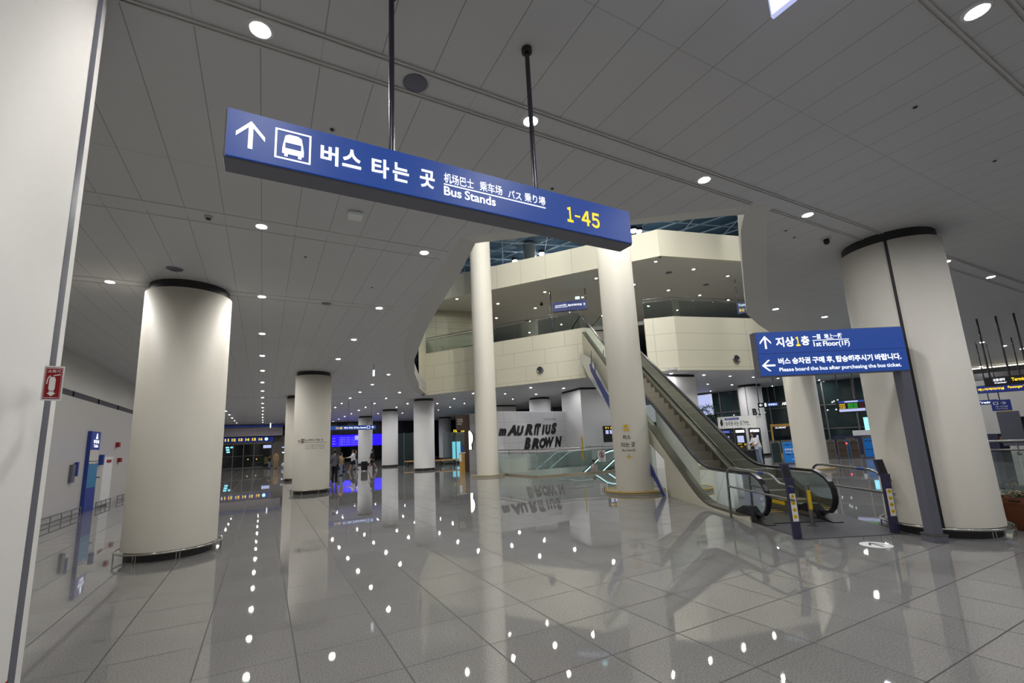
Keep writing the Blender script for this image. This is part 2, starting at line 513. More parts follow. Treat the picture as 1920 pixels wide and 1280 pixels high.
# opening of the atrium in the ceiling (outer edge of the sloped soffit)
HOLE = [(6.1, 3.33), (4.67, 4.42), (2.54, 5.91), (2.65, 6.85), (2.85, 8.28), (3.0, 9.4), (3.32, 11.06), (3.63, 12.96), (4.21, 15.2), (4.9, 17.5), (5.7, 20.0), (7.4, 24.7),
        (9.1, 28.1), (8.95, 27.2), (11.9, 23.14), (14.6, 18.7), (17.0, 16.3), (17.7, 15.3), (22.33, 14.39), (30.0, 12.6), (24.0, 11.6), (14.2, 8.0), (12.85, 7.42), (10.6, 6.17), (8.47, 4.86), (6.66, 3.72)]
def inside(p, poly):
    c = False
    for i in range(len(poly)):
        a, b = poly[i], poly[i - 1]
        if (a[1] > p[1]) != (b[1] > p[1]) and p[0] < (b[0] - a[0]) * (p[1] - a[1]) / (b[1] - a[1]) + a[0]: c = not c
    return c
def holed(name, outer, holes, z, th, m, up):
    tri = tessellate_polygon([[Vector((*p, 0)) for p in outer]] + [[Vector((*p, 0)) for p in h] for h in holes])
    pts = list(outer) + [p for h in holes for p in h]
    n = len(pts)
    vs = [(p[0], p[1], z) for p in pts] + [(p[0], p[1], z + th) for p in pts]
    fs = []
    for t in tri:
        fs.append(tuple(t)); fs.append(tuple(i + n for i in reversed(t)))
    mb = MB(); mb.add(vs, fs)
    off = 0
    for ring in [outer] + holes:
        k = len(ring)
        mb.add([], [])
        mb.f += [(off + i, off + (i + 1) % k, off + (i + 1) % k + n, off + i + n) for i in range(k)]
        mb.sm += [False] * k
        off += k
    o = mb.build(name, m, kind='structure')
    return o

# ------------------------------------------------------------------ the setting
VOID = [(11.05, 17.75), (19.0, 17.1), (19.0, 21.4), (10.9, 21.4)]
PITR = [(10.7, 3.6), (11.65, 0.0), (17, 0.0), (17, 3.6)]
holed('floor', [(-5.05, -9), (60, -9), (60, 66), (-5.05, 66)], [VOID, PITR], 0.0, -0.35, M['floor'], True)
holed('ceiling', [(-5.05, -9), (60, -9), (60, 66), (-5.05, 66)], [HOLE], ZC, 0.12, M['ceiling'], False)
# double trims either side of the light bands
mb = MB(); n_tr = 0
for yb in (0.71, 1.0, 3.17, 3.44):
    x1 = 34 if yb < 3.3 else 5.85
    for dx in (-0.018, 0.018):
        mb.box(((-5.05 + x1) / 2, yb + dx, ZC - 0.006), (x1 + 5.05, 0.016, 0.02))
for dx in (-0.018, 0.018): mb.box(((6.3 + 34) / 2, 3.44 + dx, ZC - 0.006), (34 - 6.3, 0.016, 0.012))
mb.build('trim_1', M['soffit'], kind='structure')
mb = MB()
for yb in (6.48, 6.83, 9.76, 10.02):
    mb.box(((-5.05 + 2.55) / 2, yb, ZC - 0.002), (7.6, 0.02, 0.01))
mb.build('trim_2', M['soffit'], kind='structure')
# sloped soffit strip round the opening
near = [(30, 12.6), (24.0, 11.6), (14.2, 8.0), (12.85, 7.42), (10.6, 6.17), (8.47, 4.86), (6.66, 3.72), (6.1, 3.33), (4.67, 4.42), (2.54, 5.91), (2.65, 6.85), (2.85, 8.28), (3.0, 9.4), (3.32, 11.06), (3.63, 12.96), (4.21, 15.2), (4.9, 17.5), (5.7, 20.0), (7.4, 24.7), (8.75, 27.8)]
inn = [(30, 12.9), (23.8, 12.2), (13.7, 8.4), (12.1, 7.7), (10.6, 6.72), (8.45, 5.32), (6.95, 4.32), (6.46, 3.92), (5.05, 4.87), (3.02, 6.42), (3.18, 7.2), (3.3, 7.8), (3.6, 9.6), (3.85, 11.1), (4.15, 12.6), (4.6, 14.6), (5.1, 16.8), (6.1, 20.1), (7.4, 23.6), (8.9, 26.9)]
mb = MB()
vs = [(p[0], p[1], ZC) for p in near] + [(p[0], p[1], ZC + 0.2) for p in inn]
n = len(near)
mb.add(vs, [(i, i + 1, i + 1 + n, i + n) for i in range(n - 1)])
mb.add([(p[0], p[1], ZC + 0.2) for p in inn] + [(p[0], p[1], ZC + .7) for p in inn], [(i, i + 1, i + 1 + n, i + n) for i in range(n - 1)])
mb.build('trim_3', M['soffit'], kind='structure')
# left wall with slot
mb = MB()
mb.box((-5.15, 28.5, 1.75), (0.2, 75, 3.5)).box((-5.15, 28.5, 4.27), (0.2, 75, 1.2))
mb.build('wall_left', M['lwall'], kind='structure')
mb = MB().box((-5.12, 28.5, 3.585), (0.1, 75, 0.17))
mb.build('trim_4', M['wallslot'], kind='structure')
mb = MB()
for k in range(20): mb.box((-5.07, 12.9 + 2.36 * k, 3.585), (0.06, 0.05, 0.17))
mb.build('trim_5', M['dark'], kind='structure')
ZG = 10.41        # underside of the third storey gallery
G = lambda x, y: (1.2 * x, 1.2 * y)
# upper floor: balcony fascias
def fascia(name, p, q, z0, z1, pu, pz, oz, m=None, th=0.25, **k):
    du = unit(q[0] - p[0], q[1] - p[1])
    mt = m or panel_mat(name + '_cladding', srgb(222, 218, 200), pu, pz, oz, du[:2], wd=0.025, dark=0.3, **k)
    L = math.hypot(q[0] - p[0], q[1] - p[1])
    nrm = (-du[1], du[0], 0)
    mb = MB().obox((p[0], p[1], z0), (du[0] * L, du[1] * L, 0), (nrm[0] * th, nrm[1] * th, 0), (0, 0, z1 - z0))
    mb.obox((p[0] - nrm[0] * .03, p[1] - nrm[1] * .03, z0 - 0.02), (du[0] * L, du[1] * L, 0), (nrm[0] * th, nrm[1] * th, 0), (0, 0, 0.12))
    return mb.build(name, mt, kind='structure')
fascia('wall_balcony_left', (8.85, 27.3), (14.92, 18.08), ZC, 7.40, 1.9, 0.83, 5.73, stagger=0.7)
fascia('wall_balcony_centre', (16.9, 16.15), (18.0, 15.22), ZC, 7.48, 1.45, 0.86, 5.75)
fascia('wall_balcony_right', (18.0, 15.22), (30.0, 12.25), ZC, 7.48, 9.0, 0.86, 5.75)
fascia('wall_gallery_left', G(1.5, 29.2), G(14.27, 12.38), ZG, 11.81, 1.5, 0, 0)
fascia('wall_gallery_right', G(14.27, 12.38), G(34, 7.67), ZG, 11.81, 6.5, 0, 0)
# second-storey floor slab and third-storey slab
MB().prism([(8.95, 27.35), (14.95, 18.15), (16.1, 17.4), (16.95, 16.2), (18.05, 15.3), (60, 5.2), (60, 66), (8.0, 66)], 7.2, 7.4).build('floor_upper', M['floor'], kind='structure')
SL3 = panel_mat('upper_ceiling_paint', srgb(214, 212, 202), 4.4, 0, 0, (0.1, 1), 1.0, 0.03, 0.18)
MB().prism([G(1.6, 29.3), G(14.3, 12.45), G(50, 4.05), (60, 66), (1.9, 66)], ZG, ZG + .3).build('ceiling_upper', SL3, kind='structure')
UW = panel_mat('upper_wall_panels', srgb(190, 188, 165), 3.2, 0.42, 7.5, (0.98, -0.2), 0.9, 0.02, 0.4)
MB().obox((7.2, 27.75, 7.4), (5.3, -1.04, 0), (0.05, 0.25, 0), (0, 0, ZG - 7.4)).build('wall_upper_left', UW, kind='structure')
UW2 = panel_mat('upper_wall_back', srgb(150, 150, 140), 6.0, 0, 7.5, (0.5, -0.85), 0.9, 0.03, 0.3)
MB().obox((12.3, 38.0, 7.4), (45, -9.0, 0), (0.05, 0.25, 0), (0, 0, ZG - 7.4)).build('wall_upper_back', UW2, kind='structure')
# curved end of the opening, left of the balcony
mb = MB(); cp = [(7.4, 23.6), (8.2, 25.4), (8.9, 26.9), (9.05, 27.25)]
mb.add([(*p, ZC) for p in cp] + [(*p, 8.9) for p in cp], [(i, i + 1, i + 5, i + 4) for i in range(3)])
mb.build('wall_opening_left', M['cream'], kind='structure')
# roof with space frame
MB().prism([(-20, 5), (75, 5), (75, 75), (-20, 75)], 19.0, 19.1).build('ceiling_roof', M['roofblue'], kind='structure')
mb = MB()
for k in range(30):
    mb.box((2 + k * 1.9, 36, 18.75), (0.07, 70, 0.1), 0.35)
    mb.box((30, 8 + k * 1.9, 18.7), (90, 0.07, 0.1), -0.25)
    if k % 2: mb.box((0 + k * 2.2, 36, 18.6), (0.05, 80, 0.06), -0.5)
mb.build('trim_6', M['truss'], kind='structure')
# walls closing the hall
MB().box((27, -9.1, 2.3), (66, 0.2, 5)).build('wall_back', M['wall'], kind='structure')
# far end
mb = MB().box((28, 60.5, 2.4), (70, 0.3, 4.9)); mb.build('wall_far', M['facade'], kind='structure')
MB().box((1.5, 59.2, 1.6), (14, 0.2, 3.6)).build('wall_far_left', M['frame'], kind='structure')

# ------------------------------------------------------------------ ceiling downlights
def make_light(name, m, r=0.064):
    root = thing(name, (0, 0, 0), 0, '', 'ceiling light')
    MB().lathe([(r, 0.0), (r, -0.012), (r + 0.012, -0.016), (r + 0.028, -0.006), (r + 0.03, 0.0)], n=20).build('trim_ring', M['white'], root)
    q = MB(); q.lathe([(0.0001, -0.006), (r, -0.006)], n=20); q.build('lens', m, root)
    return root
proto = make_light('ceiling_light', M['e_lamp'])
proto2 = make_light('ceiling_light', M['e_lamp2'])
used = [False, False]
def proj(x, y, z):
    v = cam.matrix_world.inverted() @ Vector((x, y, z))
    if v.z > -0.1: return None
    return (938.08 + 842.07 * v.x / -v.z, 679.37 - 842.07 * v.y / -v.z)
XS = [-4.9, -2.54, -0.15, 2.2, 4.72, 6.97, 9.4, 11.7, 14.0, 16.4, 18.6, 21.1, 23.3, 25.4, 27.8, 30.0, 32.3, 34.7, 36.8]
YS = [-5.7, -2.4, 0.85, 3.3, 6.65, 9.9, 13.17, 16.3, 19.4, 22.75, 26.0, 29.25, 32.8, 36.0, 38.9, 42.6, 46.4, 50.2, 54.2]
UNIQ = {
    (-0.15, 3.3): 'bright round downlight above the left end of the big hanging bus sign',
    (2.2, 3.3): 'round downlight partly behind the right hanging pole of the big bus sign',
    (4.72, 3.3): 'round downlight in the double-trimmed band just left of the opening corner',
    (6.97, 3.3): 'round downlight in the double-trimmed band just right of the opening corner',
    (-0.15, 6.65): 'round downlight just below the left part of the big hanging bus sign',
    (2.2, 6.65): 'round downlight beside the left slope of the atrium opening, below the big sign',
    (-2.54, 9.9): 'lone round downlight left of the largest left-hand column top',
    (-0.15, 9.9): 'round downlight right of the largest left-hand column top',
    (2.2, 9.9): 'round downlight between the second column and the curved opening edge, nearest of its row',
    (4.72, 0.85): 'large bright round downlight in the top right corner',
    (14.0, 6.65): 'round downlight above the wayfinding sign on the post',
    (14.0, 3.3): 'round downlight right of the thick right-hand column, left of the pair',
    (16.4, 3.3): 'round downlight at the right edge, beyond the thick right-hand column',
}
ORD = ['nearest', 'second nearest', 'third nearest', 'fourth nearest', 'fifth nearest', 'sixth nearest', 'seventh nearest', 'eighth nearest', 'ninth nearest', 'tenth nearest', 'eleventh nearest', 'twelfth nearest', 'thirteenth nearest', 'fourteenth nearest']
LFT = ['leftmost', 'second from left', 'third from left', 'fourth from left', 'fifth from left', 'sixth from left', 'seventh from left', 'eighth from left', 'ninth from left', 'tenth from left']
cand = []
for y in YS:
    for x in XS:
        if inside((x, y), HOLE) or x < -3: continue
        if abs(x - 14) < .1 and abs(y - 13.17) < .1: continue
        if any(math.hypot(x - c[0], y - c[1]) < 0.95 for c in ((-1.35, 9.97), (1.73, 19.69), (9.66, 29.78), (9.48, 38.46), (9.05, 46.7), (9.45, 3.35), (-1.73, 3.29), (18.7, 49.9))): continue
        p = proj(x, y, ZC)
        vis = p is not None and -20 < p[0] < 1940 and -20 < p[1] < 1300
        if not vis and (y > 8 or x > 17 or y < -3): continue
        if y > 31 and x > 15: continue
        if 13 < y < 31 and 20 < x < 24 and y > 20: continue
        if (x, y) in UNIQ: zone = 'U'
        elif not vis: zone = 'B'
        elif x in (-0.15, -2.54, 2.2): zone = x
        elif x > 12 and y < 12.5: zone = 'R'
        elif x > 17: zone = 'BR'
        elif x > 10: zone = 'BL'
        else: zone = 'D'
        cand.append((x, y, zone))
ZN = {'R': 'far right ceiling downlight beyond the thick column', 'BR': 'downlight under the balcony right of the escalator', 'BL': 'downlight under the balcony left of the escalator', 'D': 'downlight above the distant white columns'}
for x, y, zone in cand:
    gr = None
    if zone == 'U': lb = UNIQ[(x, y)]
    elif zone == 'B': lb, gr = 'round downlight overhead and behind the viewpoint, outside the frame', 'downlights behind the viewpoint'
    elif zone in (-0.15, -2.54, 2.2):
        o_ = ORD[sorted(c[1] for c in cand if c[2] == zone).index(y)]
        lb = o_ + {-0.15: ' small downlight in the straight line receding between the two left columns', -2.54: ' tiny downlight in the slanting line right of the big left column', 2.2: ' downlight of the slanting row above the second column from the left'}[zone]
        gr = {-0.15: 'straight receding line of downlights', -2.54: 'slanting line of tiny downlights', 2.2: 'slanting row above the second column'}[zone]
    else:
        rows = sorted({c[1] for c in cand if c[2] == zone})
        lb = '%s, %s in the %s row' % (ZN[zone], LFT[min(9, sorted(c[0] for c in cand if c[2] == zone and c[1] == y).index(x))], ORD[rows.index(y)])
        gr = {'R': 'far right downlights', 'BR': 'downlights under the right balcony', 'BL': 'downlights under the left balcony', 'D': 'distant downlights'}[zone]
    k = 1 if x > 6 else 0
    pr = (proto, proto2)[k]
    if not used[k]:
        used[k] = True; o = pr; o.location = (x, y, ZC); o['label'] = lb
    else: o = copy_tree(pr, (x, y, ZC), label=lb)
    if 'group' in o: del o['group']
    if gr: o['group'] = gr
# gallery downlights (upper level)
pu = make_light('ceiling_light', M['e_lampup'], 0.062)
ups = [(14.57 + 2.36 * k, 12.93) for k in range(0, 6)] + [(13.44 + 2.36 * k, 15.5) for k in range(0, 5)] + [(12.22 + 2.36 * k, 18.0) for k in range(0, 5)] + [(8.5 + 2.36 * k, 20.52) for k in range(0, 5)] + [(9.7 + 2.36 * k, 23.06) for k in range(0, 5)] + [(15.9, 25.6), (18.3, 25.6), (20.6, 25.6)]
first = True
for (x, y) in ups:
    if y > 22.9 and x < 11.5: continue
    gy = sorted({round(u[1], 2) for u in ups}); lb = 'upper gallery ceiling downlight, %s in the %s row' % (LFT[sorted(u[0] for u in ups if abs(u[1] - y) < .01).index(x)], ORD[gy.index(round(y, 2))])
    if first: o = pu; o.location = (*G(x, y), ZG); o['label'] = lb; first = False
    else: o = copy_tree(pu, (*G(x, y), ZG), label=lb)
    o['group'] = 'upper gallery downlights'
# high spots near the roof
sp = thing('roof_spotlight', (20.26, 34.49, 18.3), 0, '', 'spotlight')
MB().cyl((0, 0, 0.02), 0.3, 0.25).build('housing', M['dark'], sp)
MB().ball((0, 0, 0), 0.22, 8).build('lens', M['e_spot'], sp)
ld = bpy.data.lights.new('roof_lamp', 'SPOT'); ld.energy = 850; ld.spot_size = 2.4; ld.spot_blend = .6; ld.shadow_soft_size = .25; ld.color = (1, .98, .90)
lo = bpy.data.objects.new('roof_lamp', ld); COL.objects.link(lo); lo.parent = sp; lo.location = (0, 0, -.3)
sp['label'] = 'bright roof spotlight just right of the tall left column'
for loc, lb in (((21.7, 32.1, 18.3), 'bright roof spotlight just under the lower edge of the big bus sign'),
                ((26.3, 25.3, 18.3), 'left one of the cluster of roof spots right of the big bus sign'),
                ((26.7, 25.1, 18.2), 'right one of the cluster of roof spots right of the big bus sign')):
    copy_tree(sp, loc, label=lb)
for loc in ((6.5, 11, 18), (9, 17, 18), (15, 7, 18), (11.5, 13.5, 18), (20, 8.5, 18)):  # extra unseen lamps, added to brighten the atrium from above
    copy_tree(sp, loc, label='added fill spotlight high above the atrium opening, hidden by the hall ceiling', group='added fill spotlights')
for loc, tgt, en in (((5.6, 8.6, 12.5), (13.5, 21.5, 4.5), 550), ((9.0, 5.4, 12.5), (20.5, 14.5, 5.0), 1500), ((7.0, 6.6, 13.5), (15.5, 18.0, 4.0), 1900)):  # unseen lamps added to light balconies and escalator from the near side
    o = copy_tree(sp, loc, label='added fill spotlight tilted towards the balconies, hidden by the hall ceiling', group='added tilted fill spotlights')
    for c_ in o.children:
        if c_.type == 'LIGHT':
            c_.data = c_.data.copy(); c_.data.energy = en; c_.data.spot_size = 1.5
            c_.rotation_euler = (Vector(tgt) - Vector(loc)).to_track_quat('-Z', 'Y').to_euler()

# ------------------------------------------------------------------ columns
def column(c, r, ztop, label, grooves=(), ring=None, plinth=None, cap=True, m='column', zb=0.0, group=None, gw=0.044, strip='dark', flush=False):
    root = thing('round_column', (c[0], c[1], 0), 0, label, 'column', group)
    def rf(a, rr):
        for g in grooves:
            d = (a - g + PI) % (2 * PI) - PI
            if abs(d) < gw and not flush: return rr - 0.03
        return rr
    top = ztop - (0.16 if cap else 0)
    n = 48 if not grooves else 144
    z0 = 0.15 if not plinth else 0.08
    MB().lathe([(r, z0), (r, top), (r - 0.04, top)], n=n, rfun=rf if grooves else None).build('shaft', M[m], root)
    for g in grooves:
        q = MB(); rr = r - 0.024 if not flush else r + .0015
        a = g
        q.lathe([(rr, z0), (rr, top)], n=4, a0=a - gw - .012, a1=a + gw + .012)
        q.build('joint_strip', M[strip], root, label='darker vertical joint strip')
    if cap:
        MB().lathe([(r - 0.05, top - 0.02), (r - 0.05, ztop), ]).build('cap_ring', M['dark'], root, label='dark recessed ring at the top')
    if plinth:
        R = plinth
        MB().lathe([(R, 0), (R, 0.08), (0.01, 0.08)], n=64).build('plinth', M['stone'], root)
        MB().tube([(R * math.cos(2 * PI * k / 64), R * math.sin(2 * PI * k / 64), 0.085) for k in range(64)], 0.011, 6, True).build('edge_rope', M['yellow'] if c[1] < 12 else M['stone'], root)
    else:
        MB().lathe([(r - 0.05, 0), (r - 0.05, 0.16)]).build('kick_band', M['dark'], root)
        if ring:
            R = r + 0.075
            MB().tube([(R * math.cos(2 * PI * k / 64), R * math.sin(2 * PI * k / 64), 0.14) for k in range(64)], 0.017, 8, True).build('guard_ring', M['chrome'], root, label='steel guard ring around the foot')
            q = MB()
            for k in range(8):
                for d in (-.03, .03):
                    a = 2 * PI * (k + .35) / 8 + d
                    q.cyl((R * math.cos(a), R * math.sin(a), 0), 0.007, 0.14, 6)
            q.build('guard_stays', M['chrome'], root)
    return root
import_dir = lambda c: math.atan2(-c[1], -c[0])
column((-1.73, 3.29), .685, ZC, 'huge near white pillar filling the left edge of the view, carrying a fire extinguisher sign', grooves=(math.radians(-.4),), ring=True, cap=False, m='column2', strip='postgrey', flush=True)
column((-1.35, 9.97), .685, ZC, 'largest free-standing white column on the left with a steel guard ring', ring=True)
column((1.73, 19.69), .684, ZC, 'second white column from the left, with small black bus lettering', ring=True)
column((1.75, 28.6), .684, ZC, 'white column half hidden behind the second column', ring=True)
column((9.66, 29.78), .69, ZC, 'white column below the curved end of the atrium opening', ring=True, m='column2')
column((9.48, 38.46), .66, ZC, 'white column left of and behind the one below the opening end, beside the glass cabin', ring=True, m='column2')
column((9.05, 46.7), .69, ZC, 'farthest white column in front of the blue display board', ring=True, m='column2')
column((18.7, 49.9), .72, ZC, 'distant white column seen just left of the brown shop panel', m='column2')
column((9.45, 3.35), .68, ZC, 'thick near white column on the right behind the wayfinding sign post', grooves=(math.atan2(-3.35, -9.45) + 0.0,), ring=True)
column((9.92, 20.57), .545, 19, 'tall slim white column rising through the atrium behind the left half of the big sign', plinth=.86, cap=False)
column((9.89, 10.46), .535, 19, 'tall white column marked with a yellow bus symbol, beside the escalator', plinth=.86, cap=False)
column((19.76, 10.74), .571, 19, 'tall white column seen below the wayfinding sign, right of the escalator', plinth=.75, cap=False)
column((29.45, 19.3), .72, ZC, 'white column lettered B1 behind the ticket machines', grooves=(math.atan2(-19.3, -29.45) - 0.38,), m='column2')
column((40.6, 19.9), .8, ZC, 'distant white column behind the ticket gates, with a dark joint line', grooves=(math.atan2(-19.9, -40.6) - 0.5,), m='column2')
column((18.2, 28.4), .8, ZC, 'round white column top seen above the grey shop wall', m='column2')
column((20.3, 31.9), .55, 18.9, 'pale upper-storey column under the roof trusses, right of the tall left column', cap=False)
# square pillars
def pillar(name, poly, z0, z1, label, m='wall'):
    root = thing(name, (poly[0][0], poly[0][1], 0), 0, label, 'pillar')
    q = [(p[0] - poly[0][0], p[1] - poly[0][1]) for p in poly]
    cx = sum(p[0] for p in q) / len(q); cy = sum(p[1] for p in q) / len(q)
    s = [(cx + (p[0] - cx) * .97, cy + (p[1] - cy) * .97) for p in q]
    MB().prism(q, z0, z1 - .13).build('shaft', M[m], root)
    MB().prism(s, z1 - .13, z1).build('cap_band', M['dark'], root)
    return root
pillar('square_pillar', [(17.3, 22.3), (19.1, 21.75), (21.3, 24.0), (17.7, 24.9)], -4, ZC, 'broad angular white pillar behind the down escalator, left of the bus stand column', 'column2')
pillar('square_pillar', [(17.4, 16.75), (20.4, 16.3), (21.3, 17.8), (18.0, 18.6)], 0, ZC, 'broad angular white pillar under the balcony right of the escalator', 'column2')
pillar('square_pillar', [(17.6, 34.3), (19.5, 34.3), (19.6, 36), (17.6, 36)], 0, ZC, 'white block pillar seen above the left part of the shop wall')

# ------------------------------------------------------------------ big hanging sign
Y1 = 2.537
root = thing('hanging_sign', (1.18, 2.612, 3.335), 0, 'large blue lit hanging sign to the bus stands, numbered 1-45', 'sign')
P = lambda x, y, z: (x - 1.18, y - 2.612, z - 3.335)
MB().box(P(1.18, 2.612, 3.335), (2.866, 0.146, 0.296), bev=0.006).build('casing', M['signunder'], root)
MB().box(P(1.18, Y1 - .003, 3.337), (2.846, 0.01, 0.276)).build('lit_face', M['e_blue'], root)
O1 = (-1.18, Y1 - .009 - 2.612); 
q = MB(); D1 = (1, 0, 0); N1 = (0, -1, 0)
def T1(b, u0, u1, z0, z1, **k): text_on(q, b, O1, D1, N1, u0, u1, z0 - 3.335, z1 - 3.335, **k)
def S1(p, u0, u1, z0, z1): shape_on(q, p, O1, D1, N1, u0, u1, z0 - 3.335, z1 - 3.335)
def part1(nm, lb=None):
    global q
    q.build(nm, M['e_white'], root, label=lb); q = MB()
S1(ARROW_UP, -.200, -.062, 3.258, 3.424); part1('arrow', 'white upward arrow')
S1(frame_polys(.055), -.014, .171, 3.242, 3.425); S1(BUS, .024, .134, 3.262, 3.4); part1('bus_pictogram', 'white bus symbol in a frame')
for ch, u0, u1, z0, z1 in (('버', .222, .320, 3.271, 3.395), ('스', .342, .450, 3.285, 3.404), ('타', .512, .617, 3.265, 3.392), ('는', .640, .742, 3.268, 3.394), ('곳', .814, .912, 3.268, 3.393)):
    T1(ch, u0, u1, z0, z1, bold=.028)
part1('korean_lettering')
T1('机场巴士', .977, 1.19, 3.336, 3.408, bold=.012)
T1('乘车场', 1.235, 1.409, 3.340, 3.412, bold=.012)
part1('chinese_lettering')
T1('バス', 1.455, 1.565, 3.338, 3.400, bold=.012)
T1('乗り場', 1.590, 1.768, 3.340, 3.410, bold=.012)
part1('japanese_lettering')
S1([[(0, 0), (1, 0), (1, 1), (0, 1)]], .975, 1.767, 3.320, 3.329); part1('underline')
T1('Bus Stands', .975, 1.353, 3.247, 3.312, bold=.02); part1('english_lettering')
q = MB()
for ch, u0, u1, z0, z1 in (('１', 1.960, 2.015, 3.258, 3.382), ('-', 2.032, 2.082, 3.312, 3.326), ('４', 2.095, 2.180, 3.258, 3.382), ('５', 2.192, 2.272, 3.256, 3.382)): T1(ch, u0, u1, z0, z1, bold=.028)
q.build('yellow_numbers', M['e_yellow'], root, label='yellow numbers 1-45')
for x in (.655, 1.745):
    r_ = MB().cyl(P(x, 2.612, 3.48), 0.019, 1.27, 16).build('hanging_pole', M['pole'], root)
    MB().cyl(P(x, 2.612, 4.715), 0.042, 0.035, 20).build('ceiling_flange', M['dark'], r_)

# ------------------------------------------------------------------ sign on the grey post
O2 = (8.483, 3.03); D2 = unit(-.885, .465); N2 = (-.465 / .9997, -.885 / .9997, 0)
root = thing('wayfinding_sign', (8.483, 3.03, 0), 0, 'blue two-line sign on a tall grey post, directing to the 1st floor', 'sign')
L2 = lambda u, n, z: (D2[0] * u + N2[0] * n, D2[1] * u + N2[1] * n, z)
V = lambda u, n: (D2[0] * u + N2[0] * n, D2[1] * u + N2[1] * n, 0)
MB().obox(L2(0, -.0, .06), V(.13, 0), V(0, -.15), (0, 0, 3.045)).build('post', M['postgrey'], root)
MB().obox(L2(-.03, .03, 0.0), V(.19, 0), V(0, -.21), (0, 0, .09)).build('post_foot', M['postgrey'], root)
MB().obox(L2(-.035, .035, .09), V(.2, 0), V(0, -.22), (0, 0, .025)).build('foot_collar', M['steel'], root)
q = MB().obox(L2(.002, .006, 2.43), V(2.232, 0), V(0, -.13), (0, 0, .675))
q.build('sign_casing', M['signunder'], root)
q = MB().obox(L2(.012, .014, 2.775), V(2.21, 0), V(0, -.01), (0, 0, .322))
q.obox(L2(.012, .014, 2.44), V(2.21, 0), V(0, -.01), (0, 0, .328))
q.build('lit_face', M['e_blue'], root)
q = MB(); yq = MB()
DL = (-D2[0], -D2[1], 0)
def T2(mb_, b, u0, u1, z0, z1, **k): text_on(mb_, b, V(0, .016), DL, N2, -u0, -u1, z0, z1, **k)
def S2(p, u0, u1, z0, z1): shape_on(q, p, V(0, .016), DL, N2, -u0, -u1, z0, z1)
def part2(nm, lb=None):
    global q
    q.build(nm, M['e_white'], root, label=lb); q = MB()
S2(ARROW_UP, 2.18, 2.011, 2.845, 3.046); part2('up_arrow', 'white upward arrow')
T2(q, '지상', 1.938, 1.660, 2.865, 3.016, bold=.03)
T2(yq, '１', 1.638, 1.575, 2.868, 3.012, bold=.035)
T2(q, '층', 1.556, 1.432, 2.875, 3.02, bold=.03); part2('korean_lettering')
T2(q, '一层', 1.376, 1.255, 2.957, 3.036, bold=.015)
T2(q, '地上一階', 1.20, .930, 2.957, 3.040, bold=.015); part2('chinese_lettering')
S2([[(0, 0), (1, 0), (1, 1), (0, 1)]], 1.386, .835, 2.940, 2.949); part2('underline')
T2(q, '1st Floor(1F)', 1.376, .835, 2.828, 2.928, bold=.02); part2('english_lettering')
S2(ARROW_LEFT, 2.196, 1.996, 2.508, 2.677); part2('left_arrow', 'white left arrow')
T2(q, '버스 승차권 구매 후, 탑승해주시기 바랍니다.', 1.942, .108, 2.595, 2.698, bold=.03); part2('korean_lettering')
T2(q, 'Please board the bus after purchasing the bus ticket.', 1.945, .128, 2.478, 2.552, bold=.012); part2('english_lettering')
yq.build('yellow_number', M['e_yellow'], root, label='yellow number 1')

# ------------------------------------------------------------------ extinguisher sign and cabinet on the near pillar
ca, sa = math.cos(math.radians(-77)), math.sin(math.radians(-77))
EO = (-.945, 3.0); EN = (ca, sa, 0); ED = (-sa, ca, 0)
root = thing('fire_extinguisher_sign', (EO[0], EO[1], 2.045), 0, 'red and white fire extinguisher sign on the near left pillar', 'sign')
E = lambda u, n, z: (ED[0] * u + EN[0] * n, ED[1] * u + EN[1] * n, z)
EV = lambda u, n: (ED[0] * u + EN[0] * n, ED[1] * u + EN[1] * n, 0)
hw, z0, z1 = .037, -.098, .075
MB().obox(E(-hw, 0, z0), EV(2 * hw, 0), EV(0, -.012), (0, 0, z1 - z0)).build('backing_plate', M['white'], root)
K = hw / .078
q = MB(); shape_on(q, [[(0, 0), (1, 0), (1, 1), (0, 1)]], (0, 0), ED, EN, -hw + .006, hw - .006, z0 + .008, z1 - .008, lift=.002)
q.build('red_panel', M['red'], root)
q = MB()
shape_on(q, frame_polys(.014), (0, 0), ED, EN, -hw + .009, hw - .009, z0 + .012, z1 - .012, lift=.004)
text_on(q, '소화기', (0, 0), ED, EN, -.022, .022, .040, .056, bold=.01)
shape_on(q, [[(.22, .3), (.3, .18), (.62, .18), (.7, .3), (.7, .82), (.6, .95), (.3, .95), (.22, .82)], [(.5, 1.05), (1.0, 1.12), (1.0, 1.06), (.5, 1.0)], [(.02, .55), (.1, .55), (.14, .85), (.3, 1.0), (.28, 1.05), (.1, .92), (.05, .8)],
             [(.28, .14), (.66, .14), (.66, 0.05), (.82, .05), (.47, -.13), (.12, .05), (.28, .05)]], (0, 0), ED, EN, -.024, .024, -.066, .024, lift=.004)
q.build('white_symbol', M['white'], root, label='white extinguisher symbol and lettering')
MB().obox(E(-.01, -.01, -.02), EV(.02, 0), EV(0, -.13), (0, 0, .04)).build('bracket', M['white'], root)
# red pictogram low on the pillar
root = thing('fire_cabinet_label', (-1.73, 3.29, 0), 0, 'red printed label low on the near left pillar at the bottom left corner', 'label')
q = MB(); A0 = math.radians(-14)
shape_on(q, [[(0, 0), (1, 0), (1, 1), (0, .75)]], (0, 0), (1, 0, 0), (math.cos(A0), math.sin(A0), 0), -.12, .10, .40, .63, cylr=.698)
q.build('red_print', M['red'], root)

